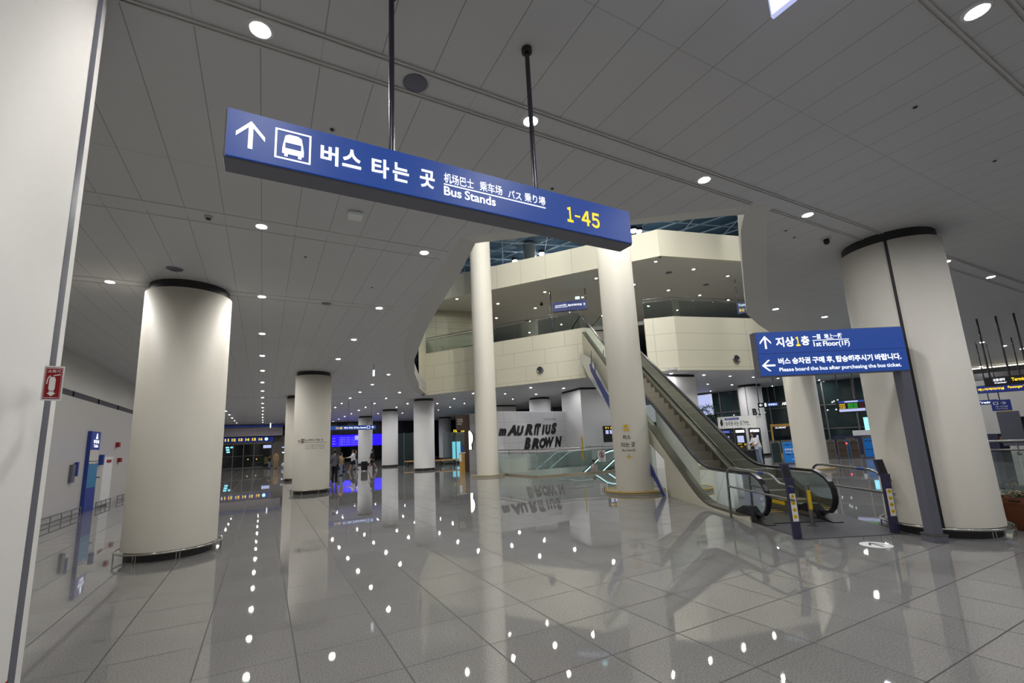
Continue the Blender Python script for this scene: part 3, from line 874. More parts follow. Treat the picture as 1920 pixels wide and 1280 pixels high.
# ------------------------------------------------------------------ lettering on columns
def col_dir(c, deg): return (math.cos(math.radians(deg)), math.sin(math.radians(deg)), 0)
root = thing('column_lettering', (9.89, 10.46, 0), 0, 'black Korean and English bus stands lettering with yellow bus and arrow on the column', 'lettering')
R = .545; BD = col_dir(None, -143)
def TC(mb_, b, a0, a1, z0, z1, **k): text_on(mb_, b, (0, 0), None, BD, a0, a1, z0, z1, cylr=R, **k)
q = MB()
TC(q, '버스', -.125, .095, 1.555, 1.70, bold=.012)
TC(q, '타는 곳', -.20, .205, 1.335, 1.48, bold=.012)
q.build('korean_lettering', M['blackink'], root)
q = MB(); TC(q, 'Bus Stands', -.185, .20, 1.215, 1.285)
q.build('english_lettering', M['greyink'], root)
q = MB()
shape_on(q, BUS, (0, 0), None, BD, -.085, .065, 1.80, 1.985, cylr=R)
shape_on(q, frame_polys(.02), (0, 0), None, BD, -.125, .105, 1.765, 2.015, cylr=R)
shape_on(q, ARROW_LEFT, (0, 0), None, BD, -.07, .10, .985, 1.13, cylr=R)
q.build('bus_symbol', M['yellow'], root, label='yellow bus symbol and left arrow')
c = (1.73, 19.69); nd = unit(-c[0], -c[1])
root = thing('column_lettering', (c[0], c[1], 0), 0, 'small black bus direction lettering on the second white column from the left', 'lettering')
q = MB(); R = .694
def TD(b, u0, u1, z0, z1, **k): text_on(q, b, (0, 0), None, nd, u0, u1, z0, z1, cylr=R, **k)
shape_on(q, ARROW_UP, (0, 0), None, nd, -.56, -.46, 1.93, 2.05, cylr=R)
shape_on(q, frame_polys(.12), (0, 0), None, nd, -.43, -.28, 1.93, 2.08, cylr=R)
shape_on(q, BUS, (0, 0), None, nd, -.39, -.32, 1.95, 2.05, cylr=R)
q.build('pictograms', M['blackink'], root); q = MB()
TD('노선버스 타는 곳', -.23, .42, 1.985, 2.075, bold=.01)
q.build('korean_lettering', M['blackink'], root); q = MB()
TD('Bus Stands (Route Buses)', -.23, .62, 1.915, 1.965)
q.build('english_lettering', M['blackink'], root)
for k_, s_ in enumerate(('1-11 서울 / 경기 Seoul', '12-24 서울 버스 / Gyeonggi', '25-45 지방 버스 / Others')):
    q = MB(); TD(s_, -.23, .5, 1.82 - .065 * k_, 1.86 - .065 * k_); q.build('small_lettering', M['blackink'], root)
c = (29.45, 19.3); nd = unit(-c[0], -c[1])
root = thing('column_lettering', (c[0], c[1], 0), 0, 'bold black B1 floor marking on the column behind the ticket machines', 'lettering')
q = MB(); R = .745
text_on(q, 'B', (0, 0), None, nd, .0, .27, 2.64, 3.1, bold=.04, cylr=R); text_on(q, '１', (0, 0), None, nd, .33, .50, 2.64, 3.1, bold=.04, cylr=R)
text_on(q, 'Transportation', (0, 0), None, nd, .12, .5, 2.5, 2.58, cylr=R)
q.build('black_lettering', M['blackink'], root)

# ------------------------------------------------------------------ escalator (up)
EU = Vector((.462, .887, 0)).normalized(); EW = Vector((.887, -.462, 0)).normalized(); EOr = Vector((8.02, 5.62, 0))
root = thing('escalator', tuple(EOr), math.atan2(EU.y, EU.x), 'escalator with glass sides rising from the hall to the upper gallery', 'escalator')
# local frame: x = along the run, y = to the left (towards -EW), z up
def el(s, off, z): return (s, -off, z)
SL = 0.568
def inc(s): # step line height
    s0, s1 = 1.95, 15.05
    if s <= s0 - .5: return 0.02
    if s >= s1 + .5: return 7.45
    if s < s0 + .5:
        t = (s - s0 + .5); return 0.02 + SL * t * t / 2
    if s > s1 - .5:
        t = (s1 + .5 - s); return 7.45 - SL * t * t / 2
    return 0.02 + SL * (s - s0)
SL = (7.45 - .02) / (15.05 - 1.95)
ss = [-.1 + .25 * k for k in range(73)]
# cladding sides (closed to the floor up to s=4.1, then a truss)
for off, nm in ((0.0, 'near'), (1.42, 'far')):
    poly = [(-.05, 0), (4.1, 0), (4.1, 1.0), (9.8, 3.15), (12.2, 4.55), (15.0, 5.9), (18.2, 6.9), (18.2, inc(18) - .02)]
    top = [(s, inc(s) + .02) for s in reversed(ss) if 0.2 < s < 18.0]
    poly = poly + top + [(-.05, .1)]
    q = MB().plate((0, -off, 0), (1, 0, 0), (0, 0, 1), (0, 1, 0) if off == 0 else (0, -1, 0), poly, 0.06)
    q.build('side_cladding', M['cream'], root)
q = MB()
pl = [(4.1, .95), (9.8, 3.15), (12.2, 4.55), (15.0, 5.9), (18.2, 6.9)]
q.add([el(s, .02, z) for s, z in pl] + [el(s, 1.40, z) for s, z in pl], [(i, i + 1, i + 6, i + 5) for i in range(4)])
q.add([el(4.1, .02, 0), el(4.1, 1.4, 0), el(4.1, 1.4, .98), el(4.1, .02, .98)], [(0, 1, 2, 3)])
q.build('truss_underside', M['cream'], root)
for off, nm in ((.12, 'n'), (1.30, 'f')):
    deck = MB().ribbon([el(s, off, inc(s) + .05) for s in ss], .11, .03, (0, 1, 0)); deck.build('deck_board', M['skirt'], root)
    MB().ribbon([el(s, off + (.105 if off < 1 else -.105), inc(s) - .02) for s in ss if s > .3], .012, .17, (0, 1, 0)).build('skirt_panel', M['skirt'], root)
    MB().ribbon([el(s, off + (.07 if off < 1 else -.07), inc(s) + .10) for s in ss], .012, .012, (0, 1, 0)).build('bright_trim', M['chrome'], root)
    g = MB(); gl = [s for s in ss if -.3 < s < 17.6]
    low = [el(s, off, inc(s) + .08) for s in gl]; hi = [el(s, off, inc(s) + .80) for s in gl]
    n = len(gl)
    g.add(low + hi, [(i, i + 1, i + 1 + n, i + n) for i in range(n - 1)])
    # rounded glass ends
    e = [el(-.1 - .38 * math.sin(PI * k / 12), off, .46 + .38 * math.cos(PI * k / 12) * 1.0) for k in range(13)]
    g.add([el(-.1, off, .46)] + e, [(0, k + 1, k + 2) for k in range(12)])
    zt = 7.45 + .46
    e = [el(17.5 + .38 * math.sin(PI * k / 12), off, zt + .38 * math.cos(PI * k / 12)) for k in range(13)]
    g.add([el(17.5, off, zt)] + e, [(0, k + 2, k + 1) for k in range(12)])
    g.build('glass_balustrade', M['glass'], root)
    hr = [el(.25, off, .10), el(.05, off, .13)] + [el(-.1 - .42 * math.sin(PI * k / 10), off, .46 - .36 * math.cos(PI * k / 10) + (.02 if k > 5 else 0)) for k in range(2, 11)]
    hr[-1] = el(-.1, off, .87)
    hr += [el(s, off, inc(s) + .85) for s in ss if s > .2 and s < 17.6]
    hr += [el(17.6 + .42 * math.sin(PI * k / 10), off, 7.45 + .46 + .39 * math.cos(PI * k / 10)) for k in range(1, 10)] + [el(17.4, off, 7.55)]
    MB().ribbon(hr, .04, .022, (0, 1, 0)).build('handrail', M['rubber'], root, label='black rubber handrail')
    q = MB().plate((0, -off + .09, 0), (1, 0, 0), (0, 0, 1), (0, 1, 0), [(-.5, 0), (.55, 0), (.5, .14), (.2, .26), (.05, .26), (-.2, .06), (-.5, .02)], .18)
    q.build('newel_skirt', M['black'], root, label='black moulded inlet cover at the floor')
# steps
k = 0; s = 1.35
while s < 15.6:
    z = inc(s + .2)
    st = MB().box(el(s + .2, .71, z - .012), (.40, .96, .024)); 
    st.box(el(s + .01, .71, z - .13), (.03, .94, .24))
    t = st.build('step', M['step'], root)
    MB().box(el(s + .012, .71, z + .0022), (.03, .95, .005)).build('step_edge', M['yellow'] if k < 2 else M['skirt'], t)
    s += .40 * math.cos(math.atan(SL)) * 1.13; k += 1
MB().box(el(.5, .71, .012), (1.7, .96, .024)).build('comb_plate', M['plate'], root)
MB().box(el(16.8, .71, 7.44), (2.4, .96, .03)).build('comb_plate', M['plate'], root)
q = MB()
for y0, y1, s0 in ((.3, 1.1, .75), (.3, 1.1, .95), (.3, 1.1, 1.15)): q.box(el(s0, .7, .026), (.02, .8, .004))
q.build('yellow_lines', M['yellow'], root)
q = MB().box(el(1.0, 1.185, .17), (.42, .006, .07)).box(el(8.2, .225, inc(8.2) + .02), (.3, .006, .06)); q.build('warning_sticker', M['yellow'], root)
# balcony-side underside link
# mural fin along the escalator
root = thing('mural_glass_fin', tuple(EOr), math.atan2(EU.y, EU.x), 'tapering frosted glass fin with a blue aeroplane silhouette along the escalator side', 'panel')
fin = [(14.95, 6.17), (13.8, 5.85), (12.1, 5.35), (9.6, 3.6), (4.7, .8), (3.75, 0.01), (4.05, 0.01), (4.5, .3), (9.7, 3.0), (12.8, 4.55), (14.2, 5.45)]
MB().plate((0, .16, 0), (1, 0, 0), (0, 0, 1), (0, 1, 0), fin, .02).build('glass_panel', M['frost'], root)
pln = [(12.35, 5.1), (12.05, 5.05), (11.75, 5.62), (11.65, 5.6), (11.8, 4.9), (11.35, 4.62), (11.15, 4.95), (11.08, 4.9), (11.15, 4.5), (9.6, 3.55), (4.7, .75), (3.8, .01), (4.05, .01), (4.5, .33), (9.7, 3.1), (12.2, 4.75)]
MB().plate((0, .166, 0), (1, 0, 0), (0, 0, 1), (0, 1, 0), pln, .004).build('aeroplane_print', M['blueink'], root, label='blue aeroplane silhouette')

# mat in front of the escalator
MB().prism([(8.0, 5.5), (7.3, 4.25), (8.8, 3.55), (9.9, 5.1), (9.3, 5.4)], 0.0, 0.008).build('floor_mat', M['mat'], label='dark entrance plate on the floor at the escalator foot', cat='mat')

# kiosk posts
def info_post(loc, label):
    root = thing('sensor_post', loc, math.atan2(N2[1], N2[0]) + PI / 2, label, 'post', None)
    MB().box((0, 0, .43), (.12, .055, .86), bev=.006).build('post_body', M['kiosk'], root)
    head = MB(); head.plate((-.065, 0, .86), (1, 0, 0), (0, .25, .97), (0, -.97, .25), [(0, .02), (.13, .02), (.13, .26), (0, .26)], .03)
    head.plate((-.06, -.03, .80), (1, 0, 0), (0, .0, 1), (0, -1, 0), [(0, 0), (.12, 0), (.12, .09), (0, .09)], .05)
    head.build('post_head', M['kiosk'], root)
    q = MB(); q.plate((-.065, -.004, .86), (1, 0, 0), (0, .25, .97), (0, -.97, .25), [(.02, .045), (.11, .045), (.11, .24), (.02, .24)], .003)
    q.build('screen', M['black'], root, label='dark tilted display')
    st = MB(); shape_on(st, [[(0, 0), (1, 0), (1, 1), (0, 1)]], (0, -.029), (1, 0, 0), (0, -1, 0), -.045, .045, .26, .67, lift=.001)
    st = st.build('sticker', M['white'], root, label='white strip of warning pictograms')
    for k in range(4):
        q = MB(); q2 = MB()
        zc = .32 + .1 * k
        shape_on(q, [circle(16)], (0, -.031), (1, 0, 0), (0, -1, 0), -.03, .03, zc - .02, zc + .04, lift=.001)
        shape_on(q2, [[(.2, .3), (.5, .8), (.8, .3)]], (0, -.033), (1, 0, 0), (0, -1, 0), -.016, .016, zc - .008, zc + .025, lift=.001)
        q.build('pictogram_disc', M['yellow'], st); q2.build('pictogram_mark', M['blackink'], st)
    MB().box((0, -.03, .74), (.05, .004, .02)).build('blue_badge', M['blueink'], root)
    return root
info_post((7.27, 4.33, 0), 'slim charcoal post with tilted screen at the left of the escalator entrance')
info_post((8.70, 3.68, 0), 'slim charcoal post with tilted screen in front of the thick right column')
# bollard
root = thing('bollard', (8.40, 4.71, 0), 0, 'short steel bollard with a yellow sticker in the middle of the escalator entrance', 'bollard')
MB().cyl((0, 0, 0), .036, .70, 16).build('tube', M['steel'], root)
MB().cyl((0, 0, 0), .085, .02, 16).build('base_flange', M['steel'], root)
MB().lathe([(.0375, .28), (.0375, .60)], n=16, a0=3.2, a1=5.2).build('sticker', M['yellow'], root, label='yellow warning sticker')
# guard rails by the entrance
def guard_rail(off, posts, label):
    root = thing('guard_rail', tuple(EOr), math.atan2(EU.y, EU.x), label, 'railing')
    p = [el(.45 if off < 1 else .36, off, 0), el(.40, off, .82), el(.36, off, .90), el(.26, off, .95), el(.1, off, .96), el(-1.0, off, .93), el(-1.12, off, .90), el(-1.28, off, .80), el(-1.6 if off < 1 else -1.38, off, .78)]
    MB().tube(p, .022, 10).build('top_rail', M['steel'], root)
    MB().tube([el(.40, off, .60), el(-1.6 if off < 1 else -1.4, off, .58)], .018, 8).build('mid_rail', M['steel'], root)
    MB().cyl(el(.45 if off < 1 else .36, off, 0), .045, .012, 12).build('foot_flange', M['steel'], root)
    MB().tube([el(-.75, off, .937), el(-.9, off, .932)], .024, 10).build('blue_band', M['blueink'], root)
    return root
guard_rail(-.1, 1, 'steel guard rail curving down beside the left side of the escalator entrance')
guard_rail(1.6, 1, 'steel guard rail curving down beside the right side of the escalator entrance')
# floor sticker
root = thing('floor_sticker', (7.68, 3.5, 0), 0, 'round white floor sticker with a black arrow in front of the escalator', 'sticker')
MB().cyl((0, 0, 0), .19, .003, 40).build('disc', M['white'], root)
q = MB()
for pl in ARROW_UP:
    tri = tessellate_polygon([[Vector((*p, 0)) for p in pl]])
    an = math.atan2(EU.y, EU.x) - PI / 2
    pts = []
    for x, y in pl:
        X, Y = (x - .5) * .2, (y - .5) * .26
        pts.append((X * math.cos(an) - Y * math.sin(an), X * math.sin(an) + Y * math.cos(an), .0045))
    q.add(pts, [tuple(t) for t in tri])
q.build('arrow', M['blackink'], root)

# ------------------------------------------------------------------ generic upright panel things
def board(name, p, q_, z0, z1, th, label, cat, m, group=None, face=None, inset=.03):
    """upright panel from p to q (left to right as seen), returns root and helpers"""
    du = unit(q_[0] - p[0], q_[1] - p[1]); L = math.hypot(q_[0] - p[0], q_[1] - p[1])
    dn = (du[1], -du[0], 0)
    root = thing(name, (p[0], p[1], z0), 0, label, cat, group)
    MB().obox((0, 0, 0), (du[0] * L, du[1] * L, 0), (-dn[0] * th, -dn[1] * th, 0), (0, 0, z1 - z0)).build('casing', M[m], root)
    if face:
        qq = MB(); shape_on(qq, [[(0, 0), (1, 0), (1, 1), (0, 1)]], (0, 0), du, dn, inset, L - inset, inset, z1 - z0 - inset)
        qq.build('lit_face' if face.startswith('e_') else 'face', M[face], root)
    return root, du, dn, L, z1 - z0
def deco(root, name, m, du, dn, items, lift=.008, label=None):
    """items: ('t', body, u0,u1,z0,z1) text or ('p', polys, u0,u1,z0,z1)"""
    qq = MB()
    o = (dn[0] * (lift - .004), dn[1] * (lift - .004))
    for it in items:
        if it[0] == 't': text_on(qq, it[1], o, du, dn, *it[2:6], bold=it[6] if len(it) > 6 else .01)
        else: shape_on(qq, it[1], (0, 0), du, dn, *it[2:6], lift=lift)
    return qq.build(name, M[m], root, label=label)
RECT = [[(0, 0), (1, 0), (1, 1), (0, 1)]]
def poles(root, pts, z0, z1, r=.02):
    for x, y in pts: MB().cyl((x, y, z0), r, z1 - z0, 8).build('hanging_pole', M['pole'], root)

# ------------------------------------------------------------------ railings
def glass_rail(name, pts, h, label, z=0.0, curb=False, tint='railglass', post=1.25, group=None, mid=True):
    root = thing(name, (pts[0][0], pts[0][1], z), 0, label, 'railing', group)
    o = pts[0]
    P_ = [(p[0] - o[0], p[1] - o[1]) for p in pts]
    MB().tube([(x, y, h) for x, y in P_], .024, 8).build('top_rail', M['steel'], root)
    if mid: MB().tube([(x, y, h - .14) for x, y in P_], .018, 8).build('lower_rail', M['steel'], root)
    g = MB(); st = MB()
    for a, b in zip(P_[:-1], P_[1:]):
        L = math.hypot(b[0] - a[0], b[1] - a[1]); n = max(1, round(L / post))
        for k in range(n):
            t0, t1 = k / n + .006 / L, (k + 1) / n - .006 / L
            p = (a[0] + (b[0] - a[0]) * t0, a[1] + (b[1] - a[1]) * t0); q_ = (a[0] + (b[0] - a[0]) * t1, a[1] + (b[1] - a[1]) * t1)
            g.add([(p[0], p[1], .02), (q_[0], q_[1], .02), (q_[0], q_[1], h - .17), (p[0], p[1], h - .17)], [(0, 1, 2, 3)])
            st.ball((p[0], p[1], h - .20), .03, 6); st.cyl((p[0], p[1], h - .2), .009, .18, 6)
    g.build('glass_panels', M[tint], root); st.build('clamps', M['steel'], root)
    if curb:
        q = MB()
        for a, b in zip(P_[:-1], P_[1:]):
            d = unit(b[0] - a[0], b[1] - a[1]); n_ = (-d[1], d[0])
            L = math.hypot(b[0] - a[0], b[1] - a[1])
            q.obox((a[0] - n_[0] * .12 - d[0] * .1, a[1] - n_[1] * .12 - d[1] * .1, .001), (d[0] * (L + .2), d[1] * (L + .2), 0), (n_[0] * .2, n_[1] * .2, 0), (0, 0, .07))
        q.build('curb', M['stone'], root)
    return root
glass_rail('glass_railing', [(10.85, 21.3), (11.0, 17.65), (19.2, 16.98)], 1.22, 'glass railing with double steel rail round the void before the lettered shop wall', curb=True)
glass_rail('glass_railing', [(12.9, 21.5), (17.2, 21.5)], 1.15, 'rear glass railing of the void just before the lettered shop wall', mid=False)
glass_rail('glass_railing', [(10.55, 4.1), (11.62, 0.0)], 1.3, 'glass railing at the right edge of the view behind the flower pot', curb=True)
glass_rail('glass_railing', [(8.98, 27.3), (14.7, 18.55)], 1.0, 'upper balcony railing left of the escalator head', z=7.41)
glass_rail('glass_railing', [(17.0, 16.2), (18.1, 15.32), (30, 12.4)], 1.02, 'upper balcony railing right of the escalator head', z=7.49)
# void walls and the down escalator
MB().box((14.95, 21.34, -2.15), (8.0, .1, 4.4)).build('wall_void_back', M['wall'], kind='structure')
MB().box((14.9, 19.4, -4.4), (9, 5, .1)).build('floor_lower', M['plate'], kind='structure')
MB().box((10.9, 19.4, -2.35), (.1, 4, 4)).build('wall_void_left', M['wall'], kind='structure')
MB().box((19.05, 19.4, -2.35), (.1, 4.4, 4)).build('wall_void_right', M['wallslot'], kind='structure')
MB().box((13.7, 1.8, -4.4), (7, 4, .1)).build('floor_lower_right', M['plate'], kind='structure')
for nm, c, d in (('wall_pit_back', (13.9, 3.65, -2.35), (6.4, .1, 4)), ('wall_pit_right', (17.05, 1.8, -2.35), (.1, 3.7, 4))):
    MB().box(c, d).build(nm, M['tealglass'], kind='structure')
MB().box((11.95, 21.66, .36), (1.75, .12, .72)).build('parapet', M['wall'], label='low white parapet behind the void railing, right of the tall left column', cat='parapet')
root = thing('escalator', (17.9, 19.1, 0), 0, 'down escalator with glowing pale strips under its handrails inside the void', 'escalator')
for y in (-.65, .65):
    pts = [(.5, y, .92), (-.3, y, .92)] + [(-.3 - .6 * k, y, .92 - .03 - .5 * .6 * k + (.0 if k else .03)) for k in range(1, 11)]
    slope = [(-1.2 - .7 * k, y, .80 - .43 * k) for k in range(9)]
    pth = [(.9, y, .95), (-.2, y, .95), (-.8, y, .90)] + slope
    MB().ribbon([Vector(p) + Vector((0, 0, .05)) for p in pth], .045, .02, (0, 1, 0)).build('handrail', M['rubber'], root)
    MB().ribbon([Vector(p) - Vector((0, 0, .02)) for p in pth], .03, .022, (0, 1, 0)).build('strip_light', M['e_strip'], root, label='pale glowing strip under the handrail')
    g = MB(); n = len(pth)
    g.add([(p[0], p[1], p[2] - .04) for p in pth] + [(p[0], p[1], p[2] - .85) for p in pth], [(i, i + 1, i + 1 + n, i + n) for i in range(n - 1)])
    g.build('glass_balustrade', M['railglass'], root)
    MB().ribbon([Vector(p) - Vector((0, 0, .93)) for p in pth], .1, .06, (0, 1, 0)).build('skirt_panel', M['skirt'], root)
for k in range(12):
    MB().box((-1.0 - .42 * k, 0, -.14 - .258 * k), (.42, 1.1, .03)).box((-.8 - .42 * k, 0, -.25 - .258 * k), (.03, 1.1, .22)).build('step', M['step'], root)
# notice on the railing and striped posts
root, du, dn, L, H_ = board('prohibition_notice', (14.22, 17.31), (14.64, 17.28), .50, 1.02, .01, 'white notice with a red prohibition ring hung on the void railing', 'notice', 'white')
deco(root, 'red_ring', 'red', du, dn, [('p', ring_polys(.5, .38), .06, .36, .18, .48), ('p', [[(.12, .82), (.18, .88), (.88, .18), (.82, .12)]], .06, .36, .18, .48)])
deco(root, 'black_figure', 'blackink', du, dn, [('p', [circle(12)], .185, .235, .36, .42), ('p', [[(.2, 0), (.8, 0), (1, 1), (0, 1)]], .17, .25, .22, .36), ('t', '유모차 금지', .08, .34, .09, .14), ('t', 'No strollers', .09, .33, .03, .07)])
for x, z0, z1, lb in ((13.35, .62, 1.75, 'yellow and black striped strip on the pillar edge left of the notice'), ):
    root, du, dn, L, H_ = board('hazard_strip', (x, 17.38), (x + .07, 17.38), z0, z1, .01, lb, 'strip', 'yellow')
    deco(root, 'black_stripes', 'blackink', du, dn, [('p', [[(0, 0), (1, .5), (1, 1), (0, .5)]], 0, .07, .07 * k * 1.3, .07 * k * 1.3 + .07) for k in range(12)])
root, du, dn, L, H_ = board('information_board', (17.75, 20.95), (19.5, 20.85), 1.35, 2.30, .06, 'small black information board with pictogram tiles left of the bus stand column', 'sign', 'black', face='black')
MB().box((.9, .1, -.6), (.08, .08, 1.8)).build('post', M['steel'], root)
deco(root, 'white_tiles', 'e_screen', du, dn, [('p', RECT, .15 + .3 * k, .36 + .3 * k, .48, .70) for k in range(5)])
deco(root, 'yellow_words', 'e_yellow', du, dn, [('t', 'P1 P2 EXIT', .15, 1.5, .78, .88)])

# ------------------------------------------------------------------ shop with the lettered wall
SW = panel_mat('shop_wall_slabs', srgb(200, 198, 200), 1.0, 0.62, 2.79, (.9945, .1045), .2, .02, .35, 0.5)
M['shop'] = SW
root = thing('shop_wall', (12.29, 23.96, 0), 0, 'grey slab shop wall with big black brush lettering behind the void', 'wall')
du = unit(6.0, .63); dn = (du[1], -du[0], 0)
MB().obox((0, 0, 0), (du[0] * 6.1, du[1] * 6.1, 0), (-dn[0] * .3, -dn[1] * .3, 0), (0, 0, 3.4)).build('slab_wall', M['shop'], root)
MB().obox((0, 0, 3.4), (du[0] * 6.1, du[1] * 6.1, 0), (-dn[0] * .3, -dn[1] * .3, 0), (0, 0, .04)).build('top_edge', M['white'], root)
q = MB(); q2 = MB()
x = .0
rnd = random.Random(3)
for ch, u0, u1, z0, z1 in (('m', .02, .62, 2.0, 2.44), ('A', .62, 1.35, 1.98, 2.62), ('U', 1.35, 1.95, 1.96, 2.56), ('R', 1.95, 2.6, 1.97, 2.66), ('I', 2.65, 2.95, 1.97, 2.6), ('T', 2.85, 3.3, 1.95, 2.68), ('I', 3.3, 3.6, 1.97, 2.6), ('U', 3.6, 4.1, 1.96, 2.6), ('S', 4.05, 4.6, 1.97, 2.72),
                          ('B', 1.85, 2.4, 1.1, 1.84), ('R', 2.4, 3.05, 1.1, 1.78), ('O', 3.05, 3.6, 1.12, 1.78), ('W', 3.55, 4.3, 1.14, 1.82), ('N', 4.3, 4.95, 1.16, 1.84)):
    vs, fs = text_geo(ch, .075, .35)
    q.add([((du[0] * (u0 + (u1 - u0) * vx) + dn[0] * .03), (du[1] * (u0 + (u1 - u0) * vx) + dn[1] * .03), z0 + (z1 - z0) * vy) for vx, vy in vs], fs)
q.build('brush_lettering', M['blackink'], root, label='large black brush lettering in two lines')
text_on(q2, '모리셔스브라운', (0, 0), du, dn, 3.57, 4.6, 2.86, 3.0, bold=.01)
q2.build('small_lettering', M['greyink'], root)
root = thing('shop_wall', (10.87, 25.52, 0), 0, 'short angled grey shop wall with a glowing white head-shaped logo', 'wall')
du = unit(1.42, -1.56); dn = (du[1], -du[0], 0)
MB().obox((0, 0, 0), (du[0] * 2.11, du[1] * 2.11, 0), (-dn[0] * .3, -dn[1] * .3, 0), (0, 0, 3.4)).build('slab_wall', M['shop'], root)
q = MB()
head = [(.5 + .5 * math.cos(a), .62 + .38 * math.sin(a)) for a in [math.radians(-50 + 280 * k / 24) for k in range(25)]] + [(.22, .3), (.12, 0), (.80, 0), (.74, .3)]
shape_on(q, [head], (0, 0), du, dn, .05, .52, 1.27, 2.36, lift=.05)
q.build('logo_light', M['e_logo'], root, label='glowing white head-shaped logo')
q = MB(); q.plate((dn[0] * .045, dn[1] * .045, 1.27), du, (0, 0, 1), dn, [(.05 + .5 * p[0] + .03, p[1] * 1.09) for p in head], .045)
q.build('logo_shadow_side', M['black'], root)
root, du, dn, L, H_ = board('brown_sign_panel', (10.05, 24.95), (10.75, 24.55), 2.40, 3.32, .08, 'dark brown shop sign panel high left of the glowing logo', 'sign', 'brown')
deco(root, 'white_lettering', 'white', du, dn, [('t', 'COFFEE', .08, .40, .6, .68), ('t', 'ROASTED', .08, .42, .48, .56), ('t', 'HOUSE', .08, .34, .34, .42)])
MB().obox((du[0] * .48, du[1] * .48, -2.4), (du[0] * .25, du[1] * .25, 0), (-dn[0] * .08, -dn[1] * .08, 0), (0, 0, 2.4)).build('brown_post', M['brown'], root)
root = thing('order_stand', (10.03, 24.1, 0), -.5, 'small wooden stand with leaflets left of the brown shop panel', 'stand')
MB().box((0, 0, .55), (.28, .25, 1.1)).build('body', M['wood'], root)
MB().box((0, 0, 1.12), (.4, .3, .04)).build('top', M['white'], root)
MB().box((.05, -.05, 1.35), (.12, .03, .4)).build('tablet', M['blueink'], root)
MB().box((-.08, -.135, .85), (.14, .02, .4)).build('leaflet', M['white'], root)

# ------------------------------------------------------------------ far left: bus doors
root = thing('slatted_notice_board', (-4.98, 57.5, 3.42), 0, 'long pale grey board above the far numbered bus doors', 'sign')
MB().box((3.47, 0, .52), (6.9, .15, 1.04)).box((1, .1, 1.1), (.05, .05, .44)).box((6, .1, 1.1), (.05, .05, .44)).build('casing', M['frame'], root)
MB().box((3.47, -.08, .47), (6.8, .02, .9)).build('face', mat('pale_board', srgb(178, 170, 178), .5), root)
q = MB()
for k in range(3): text_on(q, 'Seoul / Gyeonggi', (0, -.092), (1, 0, 0), (0, -1, 0), 4.3, 5.1, .62 - .2 * k, .70 - .2 * k); text_on(q, 'Incheon', (0, -.092), (1, 0, 0), (0, -1, 0), 5.3, 5.95, .62 - .2 * k, .70 - .2 * k)
q.build('fine_print', M['greyink'], root)
MB().box((3.47, -.02, 1.11), (6.9, .2, .12)).build('blue_top_band', M['e_navy'], root)
root, du, dn, L, H_ = board('number_sign', (-4.9, 58.68), (1.05, 58.68), 2.80, 3.40, .12, 'long navy lit sign with yellow door numbers 11 to 16', 'sign', 'black', face='e_navy')
deco(root, 'yellow_numbers', 'e_yellow', du, dn, [('t', str(11 + k), 1.12 + .66 * k, 1.50 + .66 * k, .16, .46, .04) for k in range(6)])
MB().box((.2, .06, -.12), (.1, .1, .26)).box((5.8, .06, -.12), (.1, .1, .26)).build('bracket', M['frame'], root)
deco(root, 'cyan_pictogram', 'e_cyan2', du, dn, [('p', [circle(16)], 5.02, 5.36, .14, .48)])
root = thing('sliding_glass_doors', (-5, 58.8, 0), 0, 'far bank of sliding glass doors under the numbered sign', 'door')
for k in range(5):
    x = .0 + 1.02 * k
    p = MB().box((x + .53, 0, 1.32), (.94, .03, 2.5)).build('glass_leaf', M['darkglass'], root)
q = MB()
for k in range(6): q.box((.02 + 1.02 * k, -.03, 1.33), (.09, .1, 2.66))
q.box((3.0, -.03, 2.68), (6.1, .1, .2)).box((3.0, -.03, .03), (6.1, .1, .06)).box((6.1, -.03, 1.4), (.4, .1, 2.8))
q.build('frames', M['frame'], root)
MB().box((3.0, -.03, 1.3), (5.2, .02, .05)).build('push_bar', M['frame'], root)
q = MB()
for x, z in ((1.5, 2.3), (1.55, 2.05), (1.95, 2.3), (1.6, 1.8)): q.box((x, -.06, z), (.32, .02, .15))  # glowing boxes on the leaf imitate a cyan reflection
q.build('cyan_reflections', M['e_cyan'], root, label='bright cyan bus display seen in the first leaf')
q = MB()
for x, z in ((3.55, .92), (4.4, .9), (.8, .86)): q.ball((x, -.07, z), .05, 6)
q.build('tail_lights', M['e_orange'], root, label='orange vehicle lamps outside')
root, du, dn, L, H_ = board('lit_door_sign', (-.02, 58.62), (.86, 58.62), 2.05, 2.45, .08, 'small pale blue lit sign over the single door right of the numbered doors', 'sign', 'black', face='e_screen')
root = thing('glass_door', (0, 58.7, 0), 0, 'single glass door right of the sliding doors, with a yellowish poster', 'door')
MB().box((.42, 0, .98), (.74, .04, 1.9)).build('glass_leaf', M['darkglass'], root)
MB().box((.42, -.03, .7), (.5, .02, .8)).build('poster', mat('olive_poster', srgb(96, 92, 36), .5), root)
root, du, dn, L, H_ = board('lit_notice', (1.9, 58.98), (2.6, 58.98), 2.0, 2.2, .1, 'small lilac lit notice just left of the half hidden column', 'sign', 'black', face='e_screen')
root, du, dn, L, H_ = board('lit_notice', (1.95, 58.98), (2.6, 58.98), 1.4, 1.6, .1, 'small white lit notice below the lilac one', 'sign', 'black', face='e_white')
